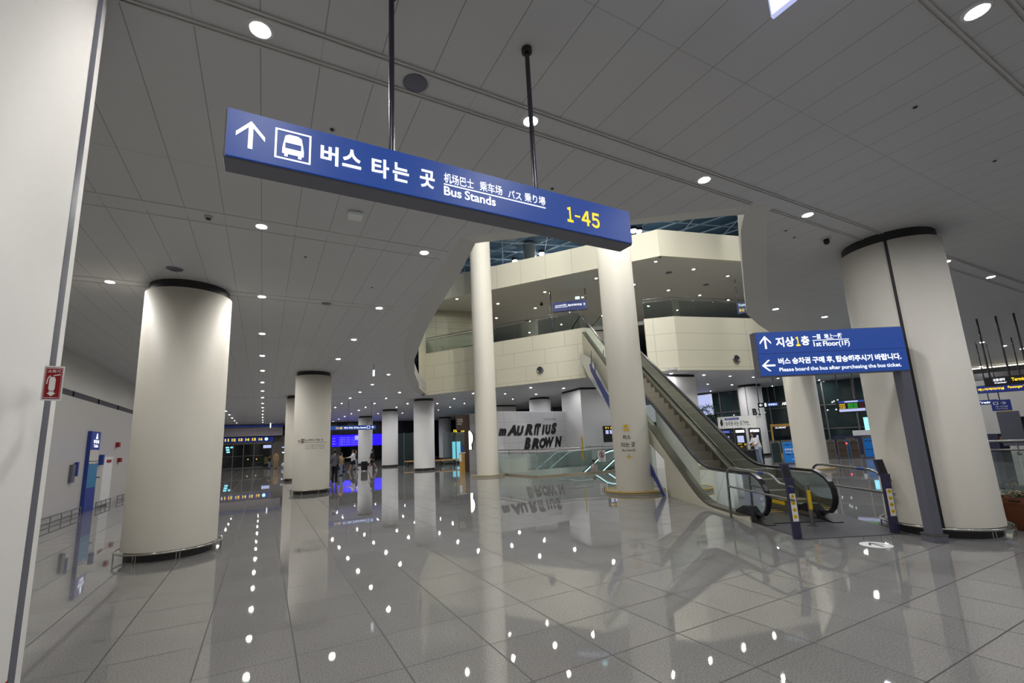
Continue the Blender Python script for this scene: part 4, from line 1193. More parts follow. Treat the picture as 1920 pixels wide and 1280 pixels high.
# dark band over the far windows, glass behind
root = thing('dark_bulkhead', (2.2, 56.0, 3.3), 0, 'long black bulkhead across the far end above the blue display board', 'bulkhead')
MB().box((10.5, 0, .72), (21, .3, 1.42)).build('body', M['facade'], root)
for k in range(7):
    r_, du, dn, L, H_ = board('window_far', (2.3 + 3.0 * k, 59.9), (5.2 + 3.0 * k, 59.9), 0.0, 3.3, .05, 'dark glazed bay at the far end, in a row behind the white columns', 'window', 'frame', face='darkglass', group='far glazed bays')
root, du, dn, L, H_ = board('display_board', (6.75, 54.0), (12.6, 54.0), 1.85, 3.20, .15, 'wide bright blue timetable display at the far end', 'display', 'black', face='e_led')
poles(root, [(.5, .08), (5.2, .08)], 1.35, 2.88, .04)
deco(root, 'pale_text_block', 'e_ledtext', du, dn, [('t', '07:20  08:10', .1 + .0, .42, z, z + .08, .02) for z in (.3, .6, .9)] + [('t', '서울역 강남 수원 인천', .8, 3.1, .18 + .2 * k, .26 + .2 * k) for k in range(5)] + [('p', RECT, 2.55, 3.2, .72, 1.2)])
root, du, dn, L, H_ = board('hanging_sign', (2.2, 31.0), (6.7, 31.0), 2.83, 3.12, .12, 'distant blue hanging sign numbered 11-45 with a white arrow, above the blue display', 'sign', 'black', face='e_blue', inset=.02)
deco(root, 'white_lettering', 'e_white', du, dn, [('t', '버스 타는 곳 Bus Stands', 2.45, 3.85, .08, .21, .02), ('p', frame_polys(.1), 3.9, 4.1, .06, .24), ('p', ARROW_UP, 4.18, 4.36, .06, .24)])
deco(root, 'yellow_numbers', 'e_yellow', du, dn, [('t', '11-45', 1.95, 2.33, .08, .2, .03)])
poles(root, [(2.7, .06), (4.2, .06)], .29, 1.92, .012)
for i, (x, z) in enumerate(((20.7, 2.95), (21.7, 2.95))):
    root, du, dn, L, H_ = board('round_lit_number', (x, 52.4), (x + .55, 52.2), z, z + .5, .05, ('left', 'right')[i] + ' one of two yellow lit numbers seen left of the brown shop sign', 'sign', 'black')
    poles(root, [(.27, .02)], .5, 1.8, .02)
    deco(root, 'yellow_number', 'e_yellow', du, dn, [('t', ('12', '13')[i], .06, .5, .1, .4, .06)])
root, du, dn, L, H_ = board('lit_poster', (18.2, 46.5), (19.1, 46.2), 0, 1.9, .05, 'pale blue lit poster behind the column below the opening end', 'poster', 'black', face='e_cyan')
# glass cabins and benches behind the columns
root = thing('glass_cabin', (10.35, 39.3, 0), 0, 'glass-walled cabin right of the paired white columns', 'cabin')
MB().box((1.3, 0, 1.4), (2.6, .04, 2.7)).build('glass_front', M['tealglass'], root)
MB().box((.0, .4, 1.4), (.05, .8, 2.7)).build('glass_side', M['tealglass'], root)
q = MB()
for x in (0, .55, 1.4, 2.6): q.box((x, -.03, 1.4), (.06, .06, 2.8))
q.build('frames', M['frame'], root)
root = thing('glass_partition', (13.2, 35.6, 0), 0, 'tall glass smoking-room partition between the white column and the brown shop panel', 'partition')
for k in range(4): MB().box((.55 + 1.12 * k, .05 * k, 1.35), (1.04, .03, 2.5)).build('glass_sheet', M['railglass'], root)
q = MB()
for k in range(5): q.box((1.12 * k, .05 * k, 1.3), (.06, .06, 2.6))
q.build('frames', M['frame'], root)
MB().box((2.2, .2, .12), (4.6, .08, .24)).build('kick_panel', M['dark'], root)
for i, (c, L_) in enumerate((((12.9, 34.0, 0), 1.9), ((15.7, 35.2, 0), 1.0), ((10.6, 35.7, 0), 1.2))):
    root = thing('bench', c, 0, ('wooden bench right of the column below the opening end', 'wooden bench seat just left of the brown shop panel', 'wooden bench seat left of the column below the opening end')[i], 'bench')
    MB().box((0, 0, .42), (L_, .45, .09), bev=.02).build('seat', M['wood'], root)
    for s_ in (-1, 1): MB().box((s_ * L_ * .3, 0, .19), (.08, .35, .38)).build('leg', M['black'], root)

# ------------------------------------------------------------------ left wall furniture
def wall_item(name, y0, y1, z0, z1, th, label, cat, m, face=None):
    root = thing(name, (-5.05, y0, z0), 0, label, cat)
    MB().box((th / 2, (y1 - y0) / 2, (z1 - z0) / 2), (th, y1 - y0, z1 - z0)).build('body', M[m], root)
    return root
WD = (0, 1, 0); WN = (1, 0, 0)
root = wall_item('restroom_pylon', 19.2, 20.15, 0.0, 2.56, .10, 'blue graphic panel with a lit restroom sign at its top on the left wall', 'sign', 'blueink')
q = MB(); shape_on(q, RECT, (.1, 0), WD, WN, .02, .93, 1.98, 2.54); q.build('lit_sign', M['e_navy'], root)
q = MB()
shape_on(q, [circle(12)], (.105, 0), WD, WN, .50, .62, 2.42, 2.50); shape_on(q, [[(0, 0), (1, 0), (.8, 1), (.2, 1)]], (.105, 0), WD, WN, .45, .66, 2.32, 2.42)
text_on(q, '화장실', (.105, 0), WD, WN, .25, .8, 2.17, 2.29, bold=.03); text_on(q, 'Toilet', (.105, 0), WD, WN, .3, .75, 2.04, 2.14, bold=.03)
q.build('white_lettering', M['e_white'], root)
q = MB(); shape_on(q, [[(0, 0), (1, 0), (1, 1), (0, 1)]], (.1, 0), WD, WN, .02, .93, 1.58, 1.96); shape_on(q, [[(0, .5), (.2, .1), (.4, .4), (.6, 0), (.8, .4), (1, .2), (1, 1), (0, 1)]], (.1, 0), WD, WN, .02, .93, 1.48, 1.6)
q.build('white_cloud_print', M['wall'], root)
q = MB(); shape_on(q, RECT, (.1, 0), WD, WN, .02, .93, .75, 1.5); q.build('sky_blue_print', mat('sky_print', srgb(60, 135, 180), .5), root)
MB().box((.14, .93, 1.05), (.08, .12, .04)).build('handle', M['chrome'], root)
root = wall_item('wall_phone', 17.95, 18.2, 1.0, 1.52, .08, 'grey wall box pair near the left wall centre, left of the blue pylon', 'box', 'postgrey')
MB().box((.06, .4, .38), (.06, .13, .42)).build('blue_side_panel', M['blueink'], root)
wall_item('blue_wall_sign', 20.6, 20.75, 1.45, 1.8, .12, 'small blue projecting sign right of the blue pylon', 'sign', 'blueink')
root = wall_item('white_wall_door', 21.0, 22.1, 0.05, 1.72, .05, 'narrow pale cabinet with a red mark on the left wall, right of the pylon', 'cabinet', 'white')
MB().box((.06, .6, 1.52), (.02, .5, .1)).build('red_mark', M['red'], root)
wall_item('red_wall_sign', 22.45, 22.7, 2.08, 2.26, .10, 'small red fire sign high on the left wall by the big column', 'sign', 'red')
wall_item('red_alarm_box', 22.9, 23.15, 1.5, 1.66, .1, 'small dark red alarm box on the left wall by the big column', 'box', 'red')
for i, (y0, y1) in enumerate(((12.0, 18.9), (20.35, 22.0), (22.9, 30))):
    root = thing('bumper_rail', (-4.93, y0, 0), 0, ('low steel bumper rail along the left wall, left of the blue pylon', 'short low steel bumper rail between the blue pylon and the pale cabinet', 'low steel bumper rail of the left wall running behind the big column')[i], 'railing')
    MB().tube([(0, 0, .21), (0, y1 - y0, .21)], .018, 6).build('top_rail', M['steel'], root)
    MB().tube([(0, 0, .07), (0, y1 - y0, .07)], .015, 6).build('low_rail', M['steel'], root)
    q = MB()
    n = int((y1 - y0) / .8) + 1
    for k in range(n + 1): q.cyl((0, (y1 - y0) * k / n, 0), .012, .21, 6)
    q.build('stays', M['steel'], root)

# ------------------------------------------------------------------ ceiling fittings
def ceil_disc(x, y, r, label, name='ceiling_speaker', cat='speaker', z=ZC, m='postgrey'):
    root = thing(name, (x, y, z), 0, label, cat)
    MB().lathe([(.001, -.012), (r * .9, -.012), (r, -.004), (r, 0)], n=28).build('grille', M[m], root)
    MB().lathe([(r, 0), (r + .01, -.008), (r + .02, 0)], n=28).build('trim_ring', M['soffit'], root)
    return root
ceil_disc(1.04, 3.32, .105, 'round grey loudspeaker grille between the two hanging poles')
ceil_disc(1.08, 9.97, .10, 'round grey loudspeaker grille left of the third downlight row, above the second column')
ceil_disc(-1.45, 8.84, .12, 'thin round vent just above the largest left column', 'ceiling_vent', 'vent')
for x, y, lb in ((.47, 4.22, 'tiny dark sprinkler just above the bus pictogram of the big sign'), (3.08, 4.23, 'tiny dark sprinkler above the right part of the big sign'), (.48, 7.53, 'tiny dark sprinkler below the left half of the big sign'), (5.61, 1.55, 'tiny dark sprinkler left of the thick ceiling trims at upper right'), (7.73, 1.56, 'tiny dark sprinkler near the right edge of the ceiling'), (1.77, 8.6, 'tiny dark sprinkler beside the slope of the opening'), (7.2, 3.75, 'tiny dark sprinkler right of the opening corner, nearer the corner'), (7.6, 3.85, 'tiny dark sprinkler right of the opening corner, farther out')):
    ceil_disc(x, y, .018, lb, 'sprinkler', 'sprinkler', m='dark')
root = thing('wireless_access_box', (.97, 5.82, ZC), -.05, 'small pale grey box with a green lamp on the ceiling under the big sign', 'box')
MB().box((0, 0, -.028), (.2, .2, .05), bev=.02).build('body', M['white'], root)
MB().ball((.01, -.08, -.055), .006, 6).build('green_lamp', M['e_green'], root)
root = thing('ceiling_detector', (-.77, 6.62, ZC), 0, 'small detector on the ceiling above the largest left column', 'detector')
MB().cyl((0, 0, -.03), .05, .03, 16).build('base', M['soffit'], root); MB().cyl((0, 0, -.045), .03, .015, 12).build('sensor', M['dark'], root)
root = thing('dome_camera', (8.17, 3.66, ZC), 0, 'black dome camera on the ceiling left of the thick right column', 'camera')
MB().cyl((0, 0, -.02), .075, .02, 20).build('base', M['soffit'], root)
MB().cyl((0, 0, -.06), .04, .04, 16).ball((0, 0, -.065), .045, 8).build('dome', M['black'], root)
# exit sign at the top edge
root, du, dn, L, H_ = board('exit_sign', (2.93, 1.40), (2.96, .85), 4.4, 4.72, .03, 'glowing pale exit sign cut off by the top edge of the view', 'sign', 'e_screen', face='e_white', inset=.01)
deco(root, 'green_symbol', 'e_green', du, dn, [('p', RECT, .02, .22, .14, .26)])
for x, y, z, lb in ((3.57, 16.95, 4.28, 'small lit blue-white exit sign hanging from the ceiling above the far columns'), (.62, 56.0, 4.25, 'tiny lit white exit sign above the numbered doors')):
    root = thing('exit_sign', (x, y, z), 0, lb, 'sign')
    k = 1 if y < 20 else 2.2
    MB().box((0, 0, .11 * k), (.05 * k, .16 * k, .22 * k)).build('casing', M['e_white'], root)
    MB().box((.03 * k, -.01, .11 * k), (.02 * k, .14 * k, .2 * k)).build('blue_side', M['e_blue'], root)
    MB().cyl((0, 0, .22 * k), .01, ZC - z - .22 * k, 6).build('rod', M['pole'], root)

# ------------------------------------------------------------------ upper gallery furniture
root, du, dn, L, H_ = board('hanging_sign', (14.95, 21.28), (16.54, 20.07), 9.10, 9.68, .15, 'blue lit sign with white lettering hanging at the upper gallery left of the escalator head', 'sign', 'black', face='e_navy', inset=.01)
deco(root, 'white_lettering', 'e_white', du, dn, [('t', 'Arrival Hall 도착층', .16, .80, .31, .42, .02), ('t', 'Passenger terminal', .13, .86, .21, .29, .02), ('t', '제2여객터미널', .88, 1.69, .25, .39, .02), ('p', ARROW_UP, 1.78, 1.92, .22, .40)])
poles(root, [(-.05, .12)], -1.6, ZG - 9.1, .04); poles(root, [(1.62, -1.1)], .58, ZG - 9.1, .025)
root, du, dn, L, H_ = board('exit_sign', (16.05, 20.5), (16.25, 20.34), 9.75, 9.93, .05, 'tiny pale cyan exit sign above the blue gallery sign', 'sign', 'black', face='e_cyan2', inset=.004)
root, du, dn, L, H_ = board('hanging_sign', (24.08, 15.84), (24.67, 14.85), 8.33, 9.0, .1, 'tilted-looking navy sign with white and yellow text at the right of the gallery railing', 'sign', 'black', face='e_navy', inset=.01)
deco(root, 'white_lettering', 'e_white', du, dn, [('t', 'Transportation', .08, 1.06, .38, .58, .02)])
deco(root, 'yellow_lettering', 'e_yellow', du, dn, [('t', '환승 Transfer', .08, .96, .10, .29, .02)])
poles(root, [(.07, -.05), (.5, -.8)], .66, ZG - 8.33, .02)
root = thing('gallery_bench', (15.0, 21.9, 7.41), -.99, 'long low wooden bench behind the upper balcony railing', 'bench')
MB().box((-.9, 0, .38), (3.4, .5, .16)).build('seat', M['wood'], root)
for x in (-2.2, .5): MB().box((x, 0, .15), (.2, .4, .3)).build('leg', M['dark'], root)
root = thing('gallery_bench', (12.0, 25.3, 7.41), -.95, 'shorter dark bench behind the balcony railing left of the tall column', 'bench')
MB().box((0, 0, .3), (2.4, .5, .14)).build('seat', M['brown'], root)
MB().box((0, 0, .12), (2.0, .4, .24)).build('leg', M['dark'], root)
for (x, y), lb in (((17.0, 27.6), 'round dark vent in the gallery ceiling right of the tall left column'), ((23.2, 17.0), 'round dark vent in the gallery ceiling right of the bus stand column'), ((19.4, 16.4), 'round dark vent near the corner of the upper gallery')):
    ceil_disc(x, y, .18, lb, 'ceiling_vent', 'vent', z=ZG)
root = thing('dome_camera', (15.5, 23.3, ZG), 0, 'black dome camera under the gallery ceiling left of the blue gallery sign', 'camera')
MB().cyl((0, 0, -.12), .03, .12, 8).build('stem', M['black'], root); MB().ball((0, 0, -.18), .1, 8).build('dome', M['black'], root)
for p_, q_, lb in (((11.12, 23.9), (11.3, 23.62), 'round grey air nozzle in the cream balcony wall just left of the tall slim column'), ((13.32, 20.52), (13.5, 20.25), 'round grey air nozzle in the cream balcony wall between the two tall columns'), ((21.2, 14.4), (21.5, 14.33), 'round grey air nozzle in the cream balcony wall left of the wayfinding sign')):
    d_ = unit(q_[0] - p_[0], q_[1] - p_[1]); n_ = (d_[1], -d_[0], 0)
    root = thing('air_nozzle', (p_[0], p_[1], 5.42 if p_[0] < 20 else 5.28), 0, lb, 'nozzle')
    t = MB(); tt = MB()
    for r_, l_ in ((.2, .0), (.17, .05)):
        pass
    rg = [(Vector(d_) * (math.cos(a) * .17) + Vector((0, 0, math.sin(a) * .17))) for a in [2 * PI * k / 20 for k in range(20)]]
    t.tube([v + Vector(n_) * .06 for v in rg], .035, 6, True); t.build('ring', M['steel'], root)
    tt.add([v + Vector(n_) * .05 for v in rg], [tuple(range(20))]); tt.build('grille', M['wallslot'], root)
# high lamps and dark side of the top storey
MB().box((2.5, 33, 12.5), (12, .3, 5.0), 0.9).build('wall_top_left', M['facade'], kind='structure')

# ------------------------------------------------------------------ right side: tickets, gates, glass
PV = (.56, -.83)      # to the right, seen from the escalator
def PR(base, u, n=0.0): return (base[0] + .56 * u - .83 * n, base[1] - .83 * u - .56 * n)
KB = (21.26, 15.86)
for i in range(3):
    u0 = .0 + .66 * i
    a, b = PR(KB, u0), PR(KB, u0 + .52)
    root, du, dn, L, H_ = board('ticket_machine', a, b, 0, 1.78, .5, ('leftmost of the three black ticket machines, partly behind the escalator glass', 'middle one of the three black ticket machines', 'rightmost black ticket machine, used by the person in white')[i], 'ticket machine', 'black', group='ticket machines')
    deco(root, 'header_light', 'e_blue' if i == 0 else 'e_white', du, dn, [('p', RECT, .06, .46, 1.58, 1.71)], lift=.01)
    deco(root, 'header_words', 'e_ledtext', du, dn, [('t', '승차권 Ticket', .1, .42, 1.61, 1.68)], lift=.016)
    deco(root, 'screen', 'e_screen', du, dn, [('p', RECT, .10, .40, 1.08, 1.42)], lift=.02)
    deco(root, 'yellow_marks', 'yellow', du, dn, [('p', RECT, .08, .28, .98, 1.03), ('p', RECT, .38, .46, .92, 1.03), ('p', RECT, .2, .3, .84, .9)], lift=.02)
    MB().obox((du[0] * .05, du[1] * .05, .62), (du[0] * .42, du[1] * .42, 0), (dn[0] * .14, dn[1] * .14, 0), (0, 0, .2)).build('tray', M['dark'], root)
    MB().obox((-.02 * du[0], -.02 * du[1], 0), (.02 * du[0], .02 * du[1], 0), (-dn[0] * .5, -dn[1] * .5, 0), (0, 0, 1.8)).build('side_trim', M['steel'], root)
root, du, dn, L, H_ = board('ticket_sign', PR(KB, -.05, .05), PR(KB, 1.72, .05), 1.82, 2.42, .12, 'white sign board for bus tickets above the black ticket machines', 'sign', 'white')
deco(root, 'blue_band', 'blueink', du, dn, [('p', RECT, .34, 1.0, .42, .54)])
deco(root, 'black_lettering', 'blackink', du, dn, [('t', '승차권 사는 곳', .35, 1.12, .12, .36, .012), ('t', 'Tickets', 1.15, 1.42, .22, .36), ('t', 'チケット 售票处', 1.15, 1.46, .12, .17), ('p', [[(.3, 0), (.7, 0), (1, .3), (.9, .9), (.5, 1), (.2, .8), (0, .35)]], .10, .24, .12, .50), ('p', frame_polys(.03), .04, .30, .06, .56)])
deco(root, 'white_band_words', 'white', du, dn, [('t', '공항버스 Airport Bus', .4, .94, .45, .51)], lift=.012)
# glass facade behind
def glazing(p, q_, z0, z1, label, nb, m='tealglass'):
    root, du, dn, L, H_ = board('glass_facade', p, q_, z0, z1, .1, label, 'facade', m)
    qq = MB()
    for k in range(nb + 1): qq.obox((du[0] * L * k / nb, du[1] * L * k / nb, 0), (du[0] * .08, du[1] * .08, 0), (dn[0] * .1, dn[1] * .1, 0), (0, 0, H_))
    for z in (H_ * .33, H_ * .66): qq.obox((0, 0, z), (du[0] * L, du[1] * L, 0), (dn[0] * .06, dn[1] * .06, 0), (0, 0, .06))
    qq.build('mullions', M['frame'], root)
    # glowing balls stand in for blurred interior reflections
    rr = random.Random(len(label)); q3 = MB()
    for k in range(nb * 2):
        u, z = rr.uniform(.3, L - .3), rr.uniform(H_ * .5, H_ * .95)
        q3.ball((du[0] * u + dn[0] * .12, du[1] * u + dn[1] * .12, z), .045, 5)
    q3.build('glowing_reflections', M['e_white'], root, label='small lamps behind the glass')
    return root
glazing((30.9, 27.5), (31.5, 21.6), 0, 4.7, 'dark greenish glass front behind the palms and ticket machines', 4)
glazing((31.5, 21.2), (34.5, 12.0), 0, 4.7, 'dark greenish glass front between the B1 column and the tall right column', 6)
glazing((44.5, 22), (47.5, 10.0), 0, 4.6, 'distant glass front behind the flight information screen', 6)
glazing((20.3, 40), (32, 30.5), 0, 4.7, 'blue-green glass strip seen above the shop wall', 8)
root, du, dn, L, H_ = board('lit_wall_panel', (30.2, 25.6), (30.6, 23.2), 3.0, 4.6, .1, 'pale grey lit panel behind the palm leaves', 'panel', 'white', face='e_screen')
# palms
def palm(c, h, n, R, label, m='leaf2'):
    root = thing('potted_palm', c, 0, label, 'plant')
    MB().cyl((0, 0, 0), .28, .5, 16, .34).build('pot', M['black'], root)
    MB().tube([(0, 0, .4), (.03, 0, h * .5), (0, .02, h)], .06, 8).build('stem', M['brown'], root)
    rr = random.Random(int(h * 10))
    q = MB()
    for k in range(n):
        a = 2 * PI * k / n + rr.uniform(-.2, .2); up = rr.uniform(.2, .7)
        pts = []
        for j in range(9):
            t = j / 8
            pts.append(Vector((math.cos(a) * R * t, math.sin(a) * R * t, h + up * math.sin(PI * t * .8) - .55 * t * t * R)))
        q.tube(pts, .012, 5)
        for j in range(1, 9):
            for s_ in (-1, 1):
                side = Vector((-math.sin(a), math.cos(a), -.5)) * s_
                ln = .28 * math.sin(PI * (j / 9)) + .08
                p = pts[j]; d = (pts[j] - pts[j - 1]).normalized()
                e = p + side.normalized() * ln + d * ln * .6
                q.add([p - d * .03, p + d * .03, e], [(0, 1, 2)])
    q.build('fronds', M[m], root)
    return root
palm((25.9, 20.6, 0), 3.0, 14, 1.3, 'tall palm with arching fronds behind the escalator, right of the angular pillar')
palm((26.6, 21.5, 0), 2.2, 12, 1.0, 'shorter bushy palm below the tall arching one', 'leaf')
palm((22.6, 29.5, 0), 3.4, 12, 1.2, 'dark palm crown seen above the right end of the shop wall')
# passer-by sign and machines
root, du, dn, L, H_ = board('hanging_sign', (25.7, 16.46), (26.63, 14.93), 2.96, 3.24, .12, 'black hanging sign with blue and white lettering right of the B1 column', 'sign', 'black', face='black', inset=.01)
deco(root, 'blue_field', 'e_blue', du, dn, [('p', RECT, .48, 1.02, .04, .24)])
deco(root, 'white_lettering', 'e_white', du, dn, [('t', '공항철도', .53, .97, .09, .19, .02), ('t', 'AREX', 1.2, 1.65, .06, .22, .03), ('p', ARROW_LEFT, .06, .25, .06, .22), ('p', RECT, .34, .43, .04, .24)], lift=.012)
poles(root, [(.09, -.03), (.53, -.76)], .28, 1.79, .025)
root, du, dn, L, H_ = board('ticket_gate_screen', (28.91, 17.89), (29.55, 16.85), 0, 2.0, .2, 'dark doorway with an orange frame behind the blue gate panel', 'kiosk', 'dark', face='darkglass')
deco(root, 'orange_frame', 'wood', du, dn, [('p', frame_polys(.08), 0, L, 0, H_)], lift=.012)
deco(root, 'small_words', 'e_white', du, dn, [('t', 'ALL MONEY', .25, .85, 1.72, 1.82)], lift=.014)
# gates
def gate(a, b, h, m, label, lamp=None, words=None, depth=.3, group='ticket gates'):
    root, du, dn, L, H_ = board('ticket_gate', a, b, 0.02, h, depth, label, 'gate', 'steel', group)
    shape = [(0, 0), (1, 0), (1, .92), (.7, 1), (0, .96)]
    deco(root, 'front_panel', m, du, dn, [('p', [shape], .04, L - .04, .05, h - .08)], lift=.02)
    deco(root, 'slots', 'black', du, dn, [('p', RECT, .12 * L + .26 * L * k, .12 * L + .26 * L * k + .18 * L, z, z + .035) for k in range(3) for z in (h * .38, h * .78)], lift=.03)
    MB().obox((0, 0, h - .06), (du[0] * L, du[1] * L, 0), (-dn[0] * depth * 1.2, -dn[1] * depth * 1.2, 0), (0, 0, .05)).build('top_cap', M['chrome'], root)
    if lamp: MB().ball((du[0] * L * .95 + dn[0] * .05, du[1] * L * .95 + dn[1] * .05, h * .78), .045, 6).build('indicator_lamp', M[lamp], root)
    if words: deco(root, 'white_lettering', 'white', du, dn, words, lift=.03)
    return root
gate((22.05, 13.78), (22.27, 13.42), 1.1, 'tealglass', 'steel gate with a glass panel just left of the blue gate panel', words=None)
gate((22.28, 13.38), (22.85, 12.45), 1.12, 'bluegate', 'bright blue gate panel with white lettering left of the tall right column', words=[('t', '공항철도 타는', .10, .70, .62, .72, .02), ('t', 'all day Train', .12, .62, .48, .56), ('p', [[(0, 0), (1, .5), (.6, 0)]], .32, .5, .2, .28)])
gate((26.65, 13.6), (26.85, 13.3), 1.0, 'skirt', 'narrow steel ticket gate next to the tall right column', )
gate((26.85, 13.2), (27.08, 12.85), .98, 'brown', 'brown-fronted ticket gate with a red lamp, left one of two', 'e_red')
gate((27.13, 12.78), (27.33, 12.43), .98, 'brown', 'brown-fronted ticket gate right of the one with the red lamp')
gate((27.75, 13.2), (27.95, 12.85), 1.05, 'bluegate', 'narrow blue ticket gate with a red lamp', 'e_red')
gate((27.55, 12.35), (27.9, 11.75), 1.08, 'bluegate', 'broad blue ticket gate nearest the thick right column')
root = thing('floor_line', (22, 11.6, 0), 0, 'thin yellow line on the floor before the ticket gates', 'line')
MB().box((0, 0, .004), (.06, 4.2, .006), -.35).build('paint', M['wood'], root)
root, du, dn, L, H_ = board('information_screen', (23.42, 11.25), (23.87, 10.28), 2.26, 2.86, .08, 'hanging flight information screen with green and yellow text beside the thick right column', 'screen', 'black', face='black', inset=.01)
deco(root, 'blue_header', 'e_blue', du, dn, [('p', RECT, .06, 1.0, .46, .55)], lift=.01)
deco(root, 'lilac_footer', 'e_screen', du, dn, [('p', RECT, .06, 1.0, .06, .18), ('p', RECT, .3, .78, .47, .54)], lift=.014)
deco(root, 'green_text', 'e_leaf', du, dn, [('t', 'SEOUL STN', .4, .74, .21 + .08 * k, .26 + .08 * k, .02) for k in range(3)], lift=.012)
deco(root, 'yellow_text', 'e_yellow', du, dn, [('t', '10:2' + str(k), .09, .3, .21 + .08 * k, .26 + .08 * k, .02) for k in range(3)], lift=.012)
deco(root, 'red_text', 'red', du, dn, [('t', 'DELAY', .82, .98, .21 + .08 * k, .26 + .08 * k, .02) for k in range(3)], lift=.012)
poles(root, [(.1, -.1), (.35, -.65)], .6, 2.49, .025)
root, du, dn, L, H_ = board('lit_poster', (33.1, 14.6), (33.5, 13.4), 0.0, 2.2, .1, 'glowing pale blue poster below the flight information screen', 'poster', 'black', face='e_cyan')
root, du, dn, L, H_ = board('lit_poster', (33.85, 17.3), (34.0, 16.9), 1.1, 2.1, .1, 'narrow glowing blue poster just right of the tall right column', 'poster', 'black', face='e_cyan')
# counters behind the gates
root = thing('service_counter', (31.5, 14.3, 0), -.97, 'low counter behind the ticket gates with a small white sign', 'counter')
MB().box((0, 0, .55), (2.4, .6, 1.1)).build('body', M['kiosk'], root); MB().box((.2, -.2, 1.25), (.9, .05, .3)).build('small_sign', M['white'], root)

# right of the thick column
MB().obox((37.3, 10.8, 3.9), (1.2, -5.2, 0), (.3, .1, 0), (0, 0, .5)).build('wall_cove_back', M['wallslot'], kind='structure')
for i, (z, lb) in enumerate(((4.62, 'upper glowing cove line on the ceiling at the right edge'), (3.55, 'broad glowing cove band at the right edge'))):
    root = thing('cove_light', (36.6, 10.6, z), 0, lb, 'light')
    MB().obox((0, 0, 0), (1.3, -5.6, .0), (.1, .02, 0), (0, 0, .06 if i == 0 else .3)).build('light_strip', M['e_cove'], root)
MB().obox((31, 10.5, 0), (2.6, -10, 0), (.3, .1, 0), (0, 0, 3.6)).build('wall_right_far', M['wall'], kind='structure')
root, du, dn, L, H_ = board('hanging_sign', (19.30, 5.2), (19.62, 4.1), 2.66, 2.92, .1, 'black hanging sign with white and yellow text at the right edge', 'sign', 'black', face='black', inset=.01)
deco(root, 'white_lettering', 'e_white', du, dn, [('t', '교통센터', .18, .42, .13, .21, .03), ('t', 'Center', .2, .45, .06, .11, .02)])
deco(root, 'yellow_lettering', 'e_yellow', du, dn, [('t', 'Terminal 2', .55, .95, .1, .2, .03)])
poles(root, [(.08, -.12), (.2, -.5), (.3, -.85)], .26, 2.09, .024)
root, du, dn, L, H_ = board('hanging_sign', (24.9, 7.25), (25.5, 5.3), 2.70, 3.0, .1, 'blue hanging sign with orange-yellow lettering at the right edge, below the black one', 'sign', 'black', face='e_navy', inset=.01)
deco(root, 'yellow_lettering', 'e_yellow', du, dn, [('t', '제1여객터미널', .3, 1.0, .1, .2, .04), ('t', 'Passenger Terminal 1', 1.1, 1.9, .1, .22, .03)])
poles(root, [(.2, -.5), (.5, -1.4)], .3, 2.05, .02)
root, du, dn, L, H_ = board('hanging_sign', (28.8, 8.3), (29.05, 7.55), 2.36, 2.56, .1, 'small dark lit sign below the blue hanging sign, beside the thick column', 'sign', 'black', face='e_navy', inset=.01)
deco(root, 'white_lettering', 'e_white', du, dn, [('t', 'Train', .15, .6, .05, .14, .03)])
poles(root, [(.05, -.1), (.18, -.5)], .2, 2.39, .018)
root, du, dn, L, H_ = board('hanging_sign', (26.30, 7.04), (26.46, 6.52), 2.01, 2.45, .06, 'blue sign with a white right-pointing arrow and a yellow lower strip at the right edge', 'sign', 'blueink')
deco(root, 'white_arrow', 'white', du, dn, [('p', [[(1 - x, y) for x, y in ARROW_LEFT[0]]], .26, .42, .25, .37), ('t', '주차장', .1, .45, .14, .2), ('t', 'Parking', .12, .42, .06, .11), ('p', frame_polys(.2), .06, .2, .25, .37)])
MB().obox((.12 * du[0], .12 * du[1], -.09), (.4 * du[0], .4 * du[1], 0), (-.05 * dn[0], -.05 * dn[1], 0), (0, 0, .08)).build('yellow_strip', M['yellow'], root)
poles(root, [(.07, -.25)], .44, 2.74, .016)
root, du, dn, L, H_ = board('grey_panel', (24.2, 6.4), (24.35, 5.85), 0.7, 1.95, .1, 'plain blue-grey upright panel beside the thick right column', 'panel', 'postgrey')
root, du, dn, L, H_ = board('dark_screen', (27.0, 6.6), (27.6, 4.7), .9, 1.75, .1, 'wide dark screen at the right edge below the signs', 'screen', 'black', face='darkglass')
for k in range(3): MB().obox((du[0] * (.3 + .6 * k), du[1] * (.3 + .6 * k), -.9), (.06, 0, 0), (0, .06, 0), (0, 0, 1.6)).build('stand_leg', M['black'], root)
root = thing('orange_machine', (26.5, 7.2, 0), -.3, 'small machine with an orange screen beside the thick right column', 'machine')
MB().box((0, 0, .55), (.5, .5, 1.1)).build('body', M['kiosk'], root); MB().box((-.02, -.26, .9), (.3, .02, .2)).build('screen', M['e_orange'] if False else M['wood'], root)

